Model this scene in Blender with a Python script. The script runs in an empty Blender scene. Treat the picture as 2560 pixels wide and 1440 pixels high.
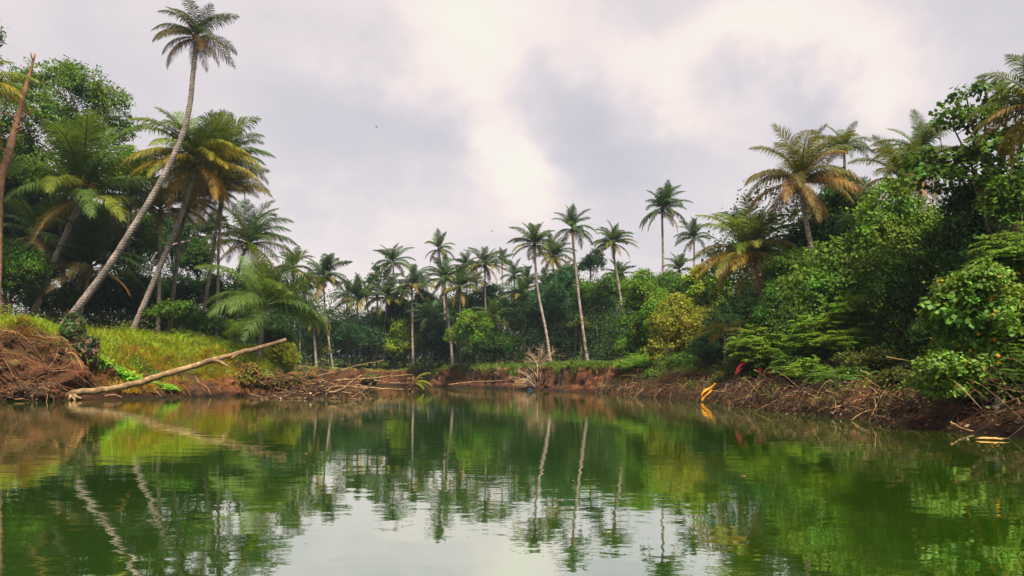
import bpy, math
import numpy as np
from math import radians, pi, sin, cos

# ------------------------------------------------------------------ camera, sky, sun, exposure
SC = bpy.context.scene
COL = SC.collection
FPX, YH, CH = 2000.0, 940.0, 1.4        # focal length in photo pixels, horizon row, camera height over the water

cam_d = bpy.data.cameras.new('camera')
cam_d.sensor_width = 36.0
cam_d.lens = 36.0 * FPX / 2560.0
cam_d.shift_y = (YH - 720.0) / 2560.0
cam_d.clip_start = 0.1
cam_d.clip_end = 6000
cam = bpy.data.objects.new('camera', cam_d)
cam.location = (0, 0, CH)
cam.rotation_euler = (radians(90), 0, 0)
COL.objects.link(cam)
SC.camera = cam

SUN_DIR = np.array([0.20, -0.46, 0.86]); SUN_DIR /= np.linalg.norm(SUN_DIR)
SUN_EL = math.asin(SUN_DIR[2]); SUN_AZ = math.atan2(SUN_DIR[0], SUN_DIR[1])

def px_dir(px, py):
    v = np.array([(px - 1280) / FPX, 1.0, (YH - py) / FPX])
    return v / np.linalg.norm(v)

def build_world():
    w = bpy.data.worlds.new('World'); SC.world = w; w.use_nodes = True
    nt = w.node_tree; N = nt.nodes; L = nt.links; N.clear()
    def math_(op, a, b=None, c=None, clamp=False):
        n = N.new('ShaderNodeMath'); n.operation = op; n.use_clamp = clamp
        for i, v in enumerate((a, b, c)):
            if v is None: continue
            if isinstance(v, (int, float)): n.inputs[i].default_value = v
            else: L.new(v, n.inputs[i])
        return n.outputs[0]
    def vmath(op, a, b=None, scale=None):
        n = N.new('ShaderNodeVectorMath'); n.operation = op
        for i, v in enumerate((a, b)):
            if v is None: continue
            if isinstance(v, (tuple, list, np.ndarray)): n.inputs[i].default_value = tuple(float(q) for q in v)
            else: L.new(v, n.inputs[i])
        if scale is not None:
            n.inputs['Scale'].default_value = scale
        return n
    tc = N.new('ShaderNodeTexCoord')
    D = vmath('NORMALIZE', tc.outputs['Generated']).outputs[0]
    sep = N.new('ShaderNodeSeparateXYZ'); L.new(D, sep.inputs[0])
    zc = math_('ADD', math_('MAXIMUM', sep.outputs[2], 0.0), 0.16)
    comb = N.new('ShaderNodeCombineXYZ')
    L.new(math_('DIVIDE', sep.outputs[0], zc), comb.inputs[0])
    L.new(math_('DIVIDE', sep.outputs[1], zc), comb.inputs[1])
    def noise(vec, scale, detail, rough, w_=0.0, dist=0.0):
        n = N.new('ShaderNodeTexNoise'); n.noise_dimensions = '4D'
        n.inputs['W'].default_value = w_
        n.inputs['Scale'].default_value = scale; n.inputs['Detail'].default_value = detail
        n.inputs['Roughness'].default_value = rough; n.inputs['Distortion'].default_value = dist
        L.new(vec, n.inputs['Vector']); return n
    n1 = noise(comb.outputs[0], 0.75, 5, 0.55, 3.1, 0.25)
    n2 = noise(comb.outputs[0], 2.3, 8, 0.60, 7.7, 0.5)
    wn = noise(D, 8.0, 7, 0.62, 1.3)
    off = vmath('SCALE', vmath('SUBTRACT', wn.outputs['Color'], (0.5, 0.5, 0.5)).outputs[0], scale=0.22).outputs[0]
    DW = vmath('NORMALIZE', vmath('ADD', D, off).outputs[0]).outputs[0]
    dens = math_('ADD', math_('MULTIPLY', n1.outputs[0], 0.42), math_('MULTIPLY', n2.outputs[0], 0.50))
    feats = [(900, 320, 190, .30), (1070, 372, 120, .24), (740, 310, 170, .16), (1370, 230, 95, .26), (1500, 320, 150, .26),
             (1640, 430, 190, .20), (1800, 245, 75, .20), (1985, 250, 95, .30), (2010, 345, 150, .22), (1560, 50, 130, .20),
             (1720, 45, 120, .16), (2470, 90, 190, .20), (250, 160, 330, .14), (1320, 560, 260, .10), (420, 330, 240, .08), (2280, 470, 200, .12),
             (1150, 70, 210, -.26), (1440, 150, 110, -.22), (1285, 430, 105, -.34), (1200, 350, 80, -.16), (2150, 190, 130, -.28), (2260,290,120,-.12),
             (1740, 310, 80, -.22), (1570, 220, 95, -.26), (1880, 110, 180, -.24), (1700,160,140,-.2), (1900, 420, 90, -.14), (950, 600, 320, -.12), (760, 60, 240, -.10)]
    for (px, py, r, a) in feats:
        d = vmath('DOT_PRODUCT', DW, px_dir(px, py)).outputs['Value']
        k = 2.0 / (r / FPX) ** 2
        e = math_('EXPONENT', math_('MULTIPLY', math_('SUBTRACT', d, 1.0), k))
        dens = math_('ADD', dens, math_('MULTIPLY', e, a))
    ramp = N.new('ShaderNodeValToRGB'); cr = ramp.color_ramp; cr.interpolation = 'B_SPLINE'
    stops = [(0.18, (1.12, .96, .84)), (0.34, (1.0, .86, .81)), (0.46, (.86, .77, .77)), (0.60, (.77, .71, .73)), (0.82, (.60, .58, .64))]
    while len(cr.elements) < len(stops): cr.elements.new(0.5)
    for e, (p, c) in zip(cr.elements, stops):
        e.position = p; e.color = (*c, 1)
    L.new(dens, ramp.inputs[0])
    sky = N.new('ShaderNodeTexSky'); sky.sky_type = 'NISHITA'; sky.sun_disc = False
    sky.sun_elevation = SUN_EL; sky.sun_rotation = SUN_AZ; sky.dust_density = 3.0
    b1 = N.new('ShaderNodeBackground'); L.new(sky.outputs[0], b1.inputs[0]); b1.inputs[1].default_value = 0.05
    b2 = N.new('ShaderNodeBackground'); L.new(ramp.outputs[0], b2.inputs[0]); b2.inputs[1].default_value = 0.375
    mix = N.new('ShaderNodeMixShader'); mix.inputs[0].default_value = 0.90
    L.new(b1.outputs[0], mix.inputs[1]); L.new(b2.outputs[0], mix.inputs[2])
    out = N.new('ShaderNodeOutputWorld'); L.new(mix.outputs[0], out.inputs[0])
build_world()

sun_d = bpy.data.lights.new('sun', 'SUN')
sun_d.energy = 5.0; sun_d.angle = radians(12); sun_d.color = (1.0, 0.90, 0.74)
sun = bpy.data.objects.new('sun', sun_d)
from mathutils import Vector, Matrix
sun.rotation_euler = Vector(SUN_DIR).to_track_quat('Z', 'Y').to_euler()
sun.location = (20, -30, 60)
COL.objects.link(sun)

SC.view_settings.view_transform = 'Standard'
SC.view_settings.look = 'None'
SC.view_settings.gamma = 1.0
SC.view_settings.use_curve_mapping = False
SC.view_settings.exposure = 1.45
SC.render.engine = 'CYCLES'
cy = SC.cycles
cy.max_bounces = 6; cy.diffuse_bounces = 3; cy.glossy_bounces = 3; cy.transmission_bounces = 4; cy.volume_bounces = 0
cy.transparent_max_bounces = 6
cy.use_denoising = True
cy.caustics_reflective = False; cy.caustics_refractive = False
cy.sample_clamp_indirect = 4.0

# ------------------------------------------------------------------ helpers
RNG = np.random.default_rng(11)

def at(px, py, Y):
    return np.array([(px - 1280) / FPX * Y, Y, CH + (YH - py) / FPX * Y])

def water_depth(py):
    return CH * FPX / (py - YH)

def unit(v):
    return v / np.maximum(np.linalg.norm(v, axis=-1, keepdims=True), 1e-9)

def hash3(ix, iy, iz, seed):
    h = (ix * 374761393 + iy * 668265263 + iz * 2147483647 + seed * 974634777) & 0x7fffffff
    h = ((h ^ (h >> 13)) * 1274126177) & 0x7fffffff
    h = ((h ^ (h >> 16)) * 2246822519) & 0x7fffffff
    return (h & 0xffff) / 65535.0

def vnoise(x, y, z=None, seed=0):
    x = np.asarray(x, float); y = np.asarray(y, float)
    z = np.zeros_like(x) if z is None else np.asarray(z, float)
    ix, iy, iz = (np.floor(q).astype(np.int64) for q in (x, y, z))
    fx, fy, fz = x - ix, y - iy, z - iz
    fx, fy, fz = (q * q * (3 - 2 * q) for q in (fx, fy, fz))
    r = 0
    for dx in (0, 1):
        for dy in (0, 1):
            for dz in (0, 1):
                r = r + hash3(ix + dx, iy + dy, iz + dz, seed) * (fx if dx else 1 - fx) * (fy if dy else 1 - fy) * (fz if dz else 1 - fz)
    return r * 2 - 1

def fbm(x, y, z=None, seed=0, octs=4):
    r = 0; a = 1.0; s = 1.0
    for o in range(octs):
        r = r + a * vnoise(x * s, y * s, None if z is None else z * s, seed + o * 17)
        a *= 0.5; s *= 2.03
    return r

def on_land(u, D, margin=4.0):
    """move back along the line of sight until the foot stands clear of the water's edge"""
    while D > 80 and D < 150:
        x = u * D; th = math.atan2(D - CY, x - CX)
        if math.hypot(x - CX, D - CY) - edge_r(th) > margin: break
        D += 1.0
    return D

def make_mesh(name, V, quads=None, tris=None, smooth=False, mat=None):
    me = bpy.data.meshes.new(name)
    V = np.ascontiguousarray(V, dtype=np.float32).reshape(-1, 3)
    q = np.zeros((0, 4), np.int32) if quads is None else np.asarray(quads, np.int32).reshape(-1, 4)
    t = np.zeros((0, 3), np.int32) if tris is None else np.asarray(tris, np.int32).reshape(-1, 3)
    me.vertices.add(len(V)); me.vertices.foreach_set('co', V.ravel())
    loops = np.concatenate([q.ravel(), t.ravel()])
    me.loops.add(len(loops)); me.loops.foreach_set('vertex_index', loops)
    starts = np.concatenate([np.arange(len(q)) * 4, len(q) * 4 + np.arange(len(t)) * 3]).astype(np.int32)
    me.polygons.add(len(starts)); me.polygons.foreach_set('loop_start', starts)
    if smooth:
        me.polygons.foreach_set('use_smooth', np.ones(len(starts), dtype=bool))
    me.update(calc_edges=True)
    if mat is not None: me.materials.append(mat)
    return me

class MB:
    """collects shapes into one mesh"""
    def __init__(s): s.V = []; s.Q = []; s.T = []; s.n = 0
    def add(s, V, Q=None, T=None):
        V = np.asarray(V, float).reshape(-1, 3)
        if Q is not None and len(Q): s.Q.append(np.asarray(Q).reshape(-1, 4) + s.n)
        if T is not None and len(T): s.T.append(np.asarray(T).reshape(-1, 3) + s.n)
        s.V.append(V); s.n += len(V)
    def quads(s, P):                       # P (n,4,3)
        n = len(P)
        if n: s.add(P.reshape(-1, 3), np.arange(n * 4).reshape(n, 4))
    def tube(s, pts, rad, sides=6, cap=True):
        P = np.asarray(pts, float); n = len(P)
        rad = np.broadcast_to(np.asarray(rad, float), (n,))
        T = unit(np.gradient(P, axis=0))
        ref = np.array([0., 0, 1]) if abs(T[:, 2]).mean() < 0.8 else np.array([1., 0, 0])
        A = unit(np.cross(T, ref)); B = np.cross(T, A)
        a = np.arange(sides) / sides * 2 * pi
        V = P[:, None] + rad[:, None, None] * (np.cos(a)[None, :, None] * A[:, None] + np.sin(a)[None, :, None] * B[:, None])
        i = np.arange(n - 1)[:, None] * sides; j = np.arange(sides)[None]; k = (j + 1) % sides
        Q = np.stack([i + j, i + k, i + sides + k, i + sides + j], -1).reshape(-1, 4)
        Vf = V.reshape(-1, 3); Tt = []
        if cap:
            Vf = np.vstack([Vf, P[:1], P[-1:]]); c0 = n * sides; c1 = c0 + 1; b = (n - 1) * sides
            for q in range(sides):
                Tt.append((c0, (q + 1) % sides, q)); Tt.append((c1, b + q, b + (q + 1) % sides))
        s.add(Vf, Q, Tt)
    def mesh(s, name, mat, smooth=False):
        V = np.concatenate(s.V) if s.V else np.zeros((0, 3))
        Q = np.concatenate(s.Q) if s.Q else None; T = np.concatenate(s.T) if s.T else None
        return make_mesh(name, V, Q, T, smooth, mat)

def curve(pts, n):
    """Catmull-Rom through the points"""
    P = np.asarray(pts, float)
    if len(P) == 2:
        t = np.linspace(0, 1, n)[:, None]; return P[0] * (1 - t) + P[1] * t
    Q = np.vstack([2 * P[0] - P[1], P, 2 * P[-1] - P[-2]])
    u = np.linspace(0, len(P) - 1 - 1e-6, n); i = u.astype(int); t = (u - i)[:, None]
    a, b, c, d = Q[i], Q[i + 1], Q[i + 2], Q[i + 3]
    return 0.5 * (2 * b + (c - a) * t + (2 * a - 5 * b + 4 * c - d) * t * t + (3 * b - a - 3 * c + d) * t ** 3)

def link(name, data, parent=None, loc=None, rot=None, scale=None, color=None, kind=None):
    o = bpy.data.objects.new(name, data)
    if parent is not None: o.parent = parent
    if loc is not None: o.location = tuple(float(q) for q in loc)
    if rot is not None: o.rotation_euler = rot
    if scale is not None: o.scale = (scale,) * 3 if isinstance(scale, (int, float)) else scale
    if color is not None: o.color = (*color, 1) if len(color) == 3 else color
    if kind: o['kind'] = kind
    COL.objects.link(o)
    return o

def tag(o, label, cat, group=None, kind=None):
    o['label'] = label; o['category'] = cat
    if group: o['group'] = group
    if kind: o['kind'] = kind
    return o

def thing(name, loc, label, cat, group=None):
    o = link(name, None, loc=loc); o.empty_display_size = 0.2
    return tag(o, label, cat, group)

# ------------------------------------------------------------------ materials
def new_mat(name):
    m = bpy.data.materials.new(name); m.use_nodes = True
    nt = m.node_tree; nt.nodes.clear()
    out = nt.nodes.new('ShaderNodeOutputMaterial')
    return m, nt.nodes, nt.links, out

def noise_node(N, L, scale, detail=4, rough=0.55, vec=None, dist=0.0):
    n = N.new('ShaderNodeTexNoise'); n.inputs['Scale'].default_value = scale
    n.inputs['Detail'].default_value = detail; n.inputs['Roughness'].default_value = rough
    n.inputs['Distortion'].default_value = dist
    if vec is not None: L.new(vec, n.inputs['Vector'])
    return n

def ramp_node(N, L, fac, stops):
    r = N.new('ShaderNodeValToRGB'); cr = r.color_ramp
    while len(cr.elements) < len(stops): cr.elements.new(0.5)
    for e, (p, c) in zip(cr.elements, stops): e.position = p; e.color = (*c, 1)
    L.new(fac, r.inputs[0]); return r

def mix_rgb(N, L, fac, a, b, mode='MIX'):
    n = N.new('ShaderNodeMix'); n.data_type = 'RGBA'; n.blend_type = mode
    for s, v in ((0, fac), (6, a), (7, b)):
        if isinstance(v, (int, float)): n.inputs[s].default_value = v
        elif isinstance(v, tuple): n.inputs[s].default_value = (*v, 1)
        else: L.new(v, n.inputs[s])
    return n.outputs[2]

def leaf_material(name, trans=0.35, rough=0.55, spec=0.18, yellow=0.0, vmin=0.55, vmax=1.45, ycol=(.42, .22, .02), hue=(.460, .522)):
    """leaf colour comes from the plant's own object colour, varied leaf by leaf"""
    m, N, L, out = new_mat(name)
    oi = N.new('ShaderNodeObjectInfo'); g = N.new('ShaderNodeNewGeometry')
    rnd = g.outputs['Random Per Island']
    mr = N.new('ShaderNodeMapRange'); L.new(rnd, mr.inputs[0]); mr.inputs[3].default_value = vmin; mr.inputs[4].default_value = vmax
    hsv = N.new('ShaderNodeHueSaturation')
    nz = noise_node(N, L, 0.45, 2, 0.5, N.new('ShaderNodeTexCoord').outputs['Object'])
    mh = N.new('ShaderNodeMapRange'); L.new(nz.outputs[0], mh.inputs[0]); mh.inputs[1].default_value = .3; mh.inputs[2].default_value = .7
    mh.inputs[3].default_value = hue[0]; mh.inputs[4].default_value = hue[1]
    nv = noise_node(N, L, 0.9, 3, 0.55, N.new('ShaderNodeTexCoord').outputs['Object'])
    mv = N.new('ShaderNodeMapRange'); L.new(nv.outputs[0], mv.inputs[0]); mv.inputs[1].default_value = .32; mv.inputs[2].default_value = .68; mv.inputs[3].default_value = .70; mv.inputs[4].default_value = 1.32
    mm = N.new('ShaderNodeMath'); mm.operation = 'MULTIPLY'; L.new(mr.outputs[0], mm.inputs[0]); L.new(mv.outputs[0], mm.inputs[1])
    L.new(mh.outputs[0], hsv.inputs['Hue'])
    L.new(mm.outputs[0], hsv.inputs['Value']); L.new(oi.outputs['Color'], hsv.inputs['Color'])
    col = hsv.outputs[0]
    if yellow > 0:
        gt = N.new('ShaderNodeMath'); gt.operation = 'LESS_THAN'; gt.inputs[1].default_value = yellow
        wn = N.new('ShaderNodeTexWhiteNoise'); wn.noise_dimensions = '1D'; L.new(rnd, wn.inputs['W']); L.new(wn.outputs[0], gt.inputs[0])
        col = mix_rgb(N, L, gt.outputs[0], col, ycol)
    p = N.new('ShaderNodeBsdfPrincipled'); L.new(col, p.inputs['Base Color'])
    p.inputs['Roughness'].default_value = rough; p.inputs['Specular IOR Level'].default_value = spec
    tr = N.new('ShaderNodeBsdfTranslucent')
    tcol = mix_rgb(N, L, 1.0, col, (1.35, 1.15, 0.45), 'MULTIPLY'); L.new(tcol, tr.inputs[0])
    mx = N.new('ShaderNodeMixShader'); mx.inputs[0].default_value = trans
    L.new(p.outputs[0], mx.inputs[1]); L.new(tr.outputs[0], mx.inputs[2]); L.new(mx.outputs[0], out.inputs[0])
    return m

def bark_material(name, c1, c2, c3, scale=6.0, rings=0.0, bump=0.4, rough=0.9):
    m, N, L, out = new_mat(name)
    tc = N.new('ShaderNodeTexCoord'); v = tc.outputs['Object']
    n1 = noise_node(N, L, scale, 6, 0.65, v); n2 = noise_node(N, L, scale * 0.22, 3, 0.5, v)
    r1 = ramp_node(N, L, n1.outputs[0], [(0.30, c1), (0.52, c2), (0.72, c3)])
    r2 = ramp_node(N, L, n2.outputs[0], [(0.35, (0.62, 0.6, 0.58)), (0.65, (1.2, 1.15, 1.1))])
    col = mix_rgb(N, L, 1.0, r1.outputs[0], r2.outputs[0], 'MULTIPLY')
    h = n1.outputs[0]
    if rings:
        w = N.new('ShaderNodeTexWave'); w.wave_type = 'BANDS'; w.bands_direction = 'Z'
        w.inputs['Scale'].default_value = rings; w.inputs['Distortion'].default_value = 2.0; w.inputs['Detail'].default_value = 3
        L.new(v, w.inputs['Vector'])
        rr = ramp_node(N, L, w.outputs[0], [(0.0, (0.50, .48, .46)), (0.35, (1, 1, 1))])
        col = mix_rgb(N, L, 0.8, col, rr.outputs[0], 'MULTIPLY')
        ad = N.new('ShaderNodeMath'); ad.operation = 'ADD'; L.new(h, ad.inputs[0]); L.new(w.outputs[0], ad.inputs[1]); h = ad.outputs[0]
    oi = N.new('ShaderNodeObjectInfo'); col = mix_rgb(N, L, 1.0, col, oi.outputs['Color'], 'MULTIPLY')
    b = N.new('ShaderNodeBump'); b.inputs['Strength'].default_value = bump; b.inputs['Distance'].default_value = 0.03; L.new(h, b.inputs['Height'])
    p = N.new('ShaderNodeBsdfPrincipled'); L.new(col, p.inputs['Base Color']); p.inputs['Roughness'].default_value = rough
    p.inputs['Specular IOR Level'].default_value = 0.2; L.new(b.outputs[0], p.inputs['Normal']); L.new(p.outputs[0], out.inputs[0])
    return m

def twig_material(name, stops, rough=0.85):
    m, N, L, out = new_mat(name)
    g = N.new('ShaderNodeNewGeometry'); r = ramp_node(N, L, g.outputs['Random Per Island'], stops)
    nz = noise_node(N, L, 3.0, 4, 0.6, N.new('ShaderNodeTexCoord').outputs['Object'])
    r2 = ramp_node(N, L, nz.outputs[0], [(0.3, (.6, .58, .55)), (0.7, (1.25, 1.2, 1.15))])
    col = mix_rgb(N, L, 1.0, r.outputs[0], r2.outputs[0], 'MULTIPLY')
    p = N.new('ShaderNodeBsdfPrincipled'); L.new(col, p.inputs['Base Color']); p.inputs['Roughness'].default_value = rough
    p.inputs['Specular IOR Level'].default_value = 0.25; L.new(p.outputs[0], out.inputs[0])
    return m

def cloth_material(name, c, rough=0.7):
    m, N, L, out = new_mat(name)
    nz = noise_node(N, L, 5.0, 5, 0.6, N.new('ShaderNodeTexCoord').outputs['Object'])
    r = ramp_node(N, L, nz.outputs[0], [(0.3, tuple(q * .55 for q in c)), (0.65, c)])
    p = N.new('ShaderNodeBsdfPrincipled'); L.new(r.outputs[0], p.inputs['Base Color']); p.inputs['Roughness'].default_value = rough
    tr = N.new('ShaderNodeBsdfTranslucent'); L.new(r.outputs[0], tr.inputs[0])
    mx = N.new('ShaderNodeMixShader'); mx.inputs[0].default_value = .25
    L.new(p.outputs[0], mx.inputs[1]); L.new(tr.outputs[0], mx.inputs[2]); L.new(mx.outputs[0], out.inputs[0])
    return m

M_LEAF = leaf_material('leaf', 0.32, spec=.05)
M_LEAFY = leaf_material('leaf_with_yellow', 0.35, yellow=0.02)
M_FROND = leaf_material('palm_frond', 0.42, rough=0.5, spec=0.14, vmin=0.65, vmax=1.3)
M_GRASS = leaf_material('grass', 0.38, rough=0.6, spec=0.2, yellow=0.06, ycol=(.36, .26, .05), hue=(.492, .530))
M_DRYGRASS = leaf_material('dry_grass', 0.3, rough=0.8, spec=0.1, yellow=0.2, ycol=(.30, .15, .035))
M_PALMBARK = bark_material('palm_bark', (.10, .083, .076), (.21, .18, .165), (.33, .29, .275), 5.0, rings=1.7)
M_BARK = bark_material('bark', (.05, .035, .025), (.11, .075, .05), (.18, .13, .09), 6.0)
M_REDBARK = bark_material('reddish_bark', (.11, .05, .03), (.24, .12, .07), (.36, .21, .13), 4.0)
M_LOG = bark_material('log_bark', (.06, .040, .022), (.16, .105, .055), (.30, .22, .12), 3.5)
M_TWIG = twig_material('driftwood_twigs', [(0.0, (.014, .008, .005)), (0.50, (.034, .018, .010)), (0.78, (.085, .045, .020)), (0.92, (.22, .125, .052)), (1.0, (.36, .24, .13))])
M_ROOT = twig_material('roots', [(0.0, (.035, .016, .009)), (0.55, (.10, .045, .020)), (0.85, (.20, .10, .04)), (1.0, (.36, .23, .10))])
M_DEADBUSH = twig_material('dead_bush', [(0.0, (.12, .08, .06)), (0.6, (.27, .19, .12)), (1.0, (.46, .35, .22))])
M_DEADLEAF = twig_material('dead_leaves', [(0.0, (.020, .011, .007)), (0.7, (.065, .034, .016)), (0.95, (.15, .095, .05)), (0.985, (.24, .18, .11)), (1.0, (.42, .38, .28))])
M_NUT = twig_material('coconuts', [(0.0, (.05, .06, .012)), (0.5, (.11, .085, .016)), (1.0, (.20, .10, .02))], 0.5)
M_FLOWER = twig_material('palm_flower', [(0.0, (.45, .20, .03)), (0.6, (.55, .30, .05)), (1.0, (.62, .42, .10))], 0.7)

def water_material():
    m, N, L, out = new_mat('river_water')
    geo = N.new('ShaderNodeNewGeometry')
    mp = N.new('ShaderNodeMapping'); L.new(geo.outputs['Position'], mp.inputs[0]); mp.inputs['Scale'].default_value = (0.75, 1.25, 1)
    n1 = noise_node(N, L, 1.1, 2, 0.5, mp.outputs[0]); n2 = noise_node(N, L, 5.5, 2, 0.5, mp.outputs[0])
    patch = noise_node(N, L, 0.09, 2, 0.5, geo.outputs['Position'])
    pr = N.new('ShaderNodeMapRange'); L.new(patch.outputs[0], pr.inputs[0]); pr.inputs[1].default_value = .38; pr.inputs[2].default_value = .62
    pr.inputs[3].default_value = 0.25; pr.inputs[4].default_value = 1.0
    b1 = N.new('ShaderNodeBump'); b1.inputs['Strength'].default_value = 1.0; b1.inputs['Distance'].default_value = 0.0045; L.new(n1.outputs[0], b1.inputs['Height'])
    b2 = N.new('ShaderNodeBump'); L.new(pr.outputs[0], b2.inputs['Strength']); b2.inputs['Distance'].default_value = 0.0016
    L.new(n2.outputs[0], b2.inputs['Height']); L.new(b1.outputs[0], b2.inputs['Normal'])
    nn = noise_node(N, L, 0.15, 3, 0.5, geo.outputs['Position'])
    body = ramp_node(N, L, nn.outputs[0], [(0.3, (.010, .040, .0006)), (0.7, (.024, .058, .0010))])
    d = N.new('ShaderNodeBsdfDiffuse'); L.new(body.outputs[0], d.inputs[0])
    gl = N.new('ShaderNodeBsdfGlossy'); gl.inputs['Roughness'].default_value = 0.0; gl.inputs['Color'].default_value = (.97, 1, .94, 1); L.new(b2.outputs[0], gl.inputs['Normal'])
    lw = N.new('ShaderNodeLayerWeight'); lw.inputs['Blend'].default_value = 0.5; L.new(b2.outputs[0], lw.inputs['Normal'])
    fr = N.new('ShaderNodeMapRange'); L.new(lw.outputs['Facing'], fr.inputs[0]); fr.inputs[1].default_value = 0.0; fr.inputs[2].default_value = 1.0
    fr.inputs[3].default_value = 0.04; fr.inputs[4].default_value = 0.94
    mx = N.new('ShaderNodeMixShader'); L.new(fr.outputs[0], mx.inputs[0]); L.new(d.outputs[0], mx.inputs[1]); L.new(gl.outputs[0], mx.inputs[2])
    L.new(mx.outputs[0], out.inputs[0])
    return m

def soil_material():
    m, N, L, out = new_mat('red_earth')
    geo = N.new('ShaderNodeNewGeometry'); pos = geo.outputs['Position']
    sep = N.new('ShaderNodeSeparateXYZ'); L.new(geo.outputs['True Normal'], sep.inputs[0])
    st = N.new('ShaderNodeMapping'); L.new(pos, st.inputs[0]); st.inputs['Scale'].default_value = (0.5, 0.5, 2.2)
    n1 = noise_node(N, L, 1.6, 7, 0.68, st.outputs[0]); n2 = noise_node(N, L, 0.25, 3, 0.5, pos)
    soil = ramp_node(N, L, n1.outputs[0], [(0.30, (.020, .009, .006)), (0.48, (.060, .024, .012)), (0.62, (.125, .046, .018)), (0.78, (.22, .090, .032))])
    soil2 = ramp_node(N, L, n1.outputs[0], [(0.3, (.016, .010, .006)), (0.55, (.036, .021, .012)), (0.75, (.080, .046, .025))])
    f2 = ramp_node(N, L, n2.outputs[0], [(0.45, (0, 0, 0)), (0.62, (1, 1, 1))])
    c = mix_rgb(N, L, f2.outputs[0], soil.outputs[0], soil2.outputs[0])
    n3 = noise_node(N, L, 2.0, 5, 0.6, pos)
    g = ramp_node(N, L, n3.outputs[0], [(0.3, (.03, .05, .008)), (0.55, (.07, .10, .014)), (0.8, (.12, .10, .03))])
    ad = N.new('ShaderNodeMath'); ad.operation = 'MULTIPLY_ADD'; L.new(n3.outputs[0], ad.inputs[0]); ad.inputs[1].default_value = 0.35; L.new(sep.outputs[2], ad.inputs[2])
    fg = ramp_node(N, L, ad.outputs[0], [(0.90, (0, 0, 0)), (1.04, (1, 1, 1))])
    sp = N.new('ShaderNodeSeparateXYZ'); L.new(pos, sp.inputs[0])
    hi = ramp_node(N, L, sp.outputs[2], [(0.0, (0, 0, 0)), (1.0, (1, 1, 1))]); mrz = N.new('ShaderNodeMapRange'); L.new(sp.outputs[2], mrz.inputs[0]); mrz.inputs[1].default_value = 1.2; mrz.inputs[2].default_value = 2.0
    L.new(mrz.outputs[0], hi.inputs[0]); fgm = N.new('ShaderNodeMath'); fgm.operation = 'MULTIPLY'; L.new(fg.outputs[0], fgm.inputs[0]); L.new(mrz.outputs[0], fgm.inputs[1])
    c = mix_rgb(N, L, fgm.outputs[0], c, g.outputs[0])
    wet = N.new('ShaderNodeMapRange'); L.new(sp.outputs[2], wet.inputs[0]); wet.inputs[1].default_value = .12; wet.inputs[2].default_value = .6; wet.inputs[3].default_value = .30; wet.inputs[4].default_value = 1.0  # wet soil at the waterline; the darkening also paints in shade of the hollows
    wc = N.new('ShaderNodeCombineColor'); [L.new(wet.outputs[0], wc.inputs[q]) for q in range(3)]
    c = mix_rgb(N, L, 1.0, c, wc.outputs[0], 'MULTIPLY')
    b = N.new('ShaderNodeBump'); b.inputs['Strength'].default_value = 0.9; b.inputs['Distance'].default_value = 0.12; L.new(n1.outputs[0], b.inputs['Height'])
    p = N.new('ShaderNodeBsdfPrincipled'); L.new(c, p.inputs['Base Color']); p.inputs['Roughness'].default_value = 0.95
    p.inputs['Specular IOR Level'].default_value = 0.1; L.new(b.outputs[0], p.inputs['Normal']); L.new(p.outputs[0], out.inputs[0])
    return m
M_SOIL = soil_material()

# ------------------------------------------------------------------ ground: a river pool with banks all round
CX, CY = -5.0, 45.0
def wp(px, py):
    Y = water_depth(py); return ((px - 1280) / FPX * Y, Y)
EDGE = [(17, -70), (15, -30), (12.5, 0), (11.6, 12), wp(2560, 1096), wp(2400, 1082), wp(2200, 1055), wp(2000, 1036), wp(1850, 1016), wp(1760, 1003), wp(1600, 992),
        wp(1490, 983), wp(1400, 979), wp(1250, 973), wp(1060, 966), (-17, 118), (-24, 106), (-22, 80), wp(752, 985), wp(600, 990), wp(400, 994), wp(200, 1000), wp(0, 1003),
        (-33, 38), (-38, 0), (-34, -60)]
PROF = {  # bank profiles: (distance from the water's edge, height)
 'lface': [(-30, -2.5), (-3, -1.5), (-.6, -.45), (0, .0), (.15, .35), (.9, 1.1), (1.5, 2.1), (2.0, 3.3), (3.2, 4.25), (5, 4.75), (9, 5.3), (20, 5.8), (100, 7), (1500, 12)],
 'lgrass': [(-30, -2.5), (-3, -1.5), (-.6, -.45), (0, .0), (.4, .5), (1.3, 1.1), (2.2, 1.7), (3.2, 2.7), (5, 3.5), (8, 4.35), (20, 5.0), (100, 7), (1500, 12)],
 'ltip': [(-30, -2.5), (-3, -1.5), (-.6, -.45), (0, .0), (.3, .6), (.7, 1.4), (1.2, 2.0), (2.2, 2.5), (4, 2.9), (8, 3.4), (20, 4.2), (100, 6.5), (1500, 12)],
 'far': [(-30, -2.5), (-3, -1.5), (-.6, -.4), (0, .0), (.6, .3), (1.5, .55), (2.0, 1.6), (2.35, 2.25), (3.2, 2.45), (6, 2.55), (20, 3.0), (100, 6.5), (1500, 12)],
 'rfar': [(-30, -2.5), (-3, -1.4), (-.6, -.4), (0, .0), (.5, .32), (1.3, .75), (2.2, 1.35), (3.0, 1.65), (5, 1.9), (9, 2.3), (20, 3.2), (100, 6.5), (1500, 12)],
 'right': [(-30, -2.5), (-3, -1.4), (-.6, -.4), (0, .0), (.5, .22), (1.3, .45), (2.2, .68), (3.0, .82), (5, 1.05), (9, 1.5), (20, 2.6), (100, 6.5), (1500, 12)]}
KIND = ['right'] * 9 + ['rfar'] * 2 + ['far'] * 7 + ['ltip'] + ['lgrass', 'lgrass', 'lface', 'lface', 'lface', 'lface', 'lface']
_e = np.array(EDGE); _th = np.arctan2(_e[:, 1] - CY, _e[:, 0] - CX); _r = np.hypot(_e[:, 1] - CY, _e[:, 0] - CX)
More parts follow.
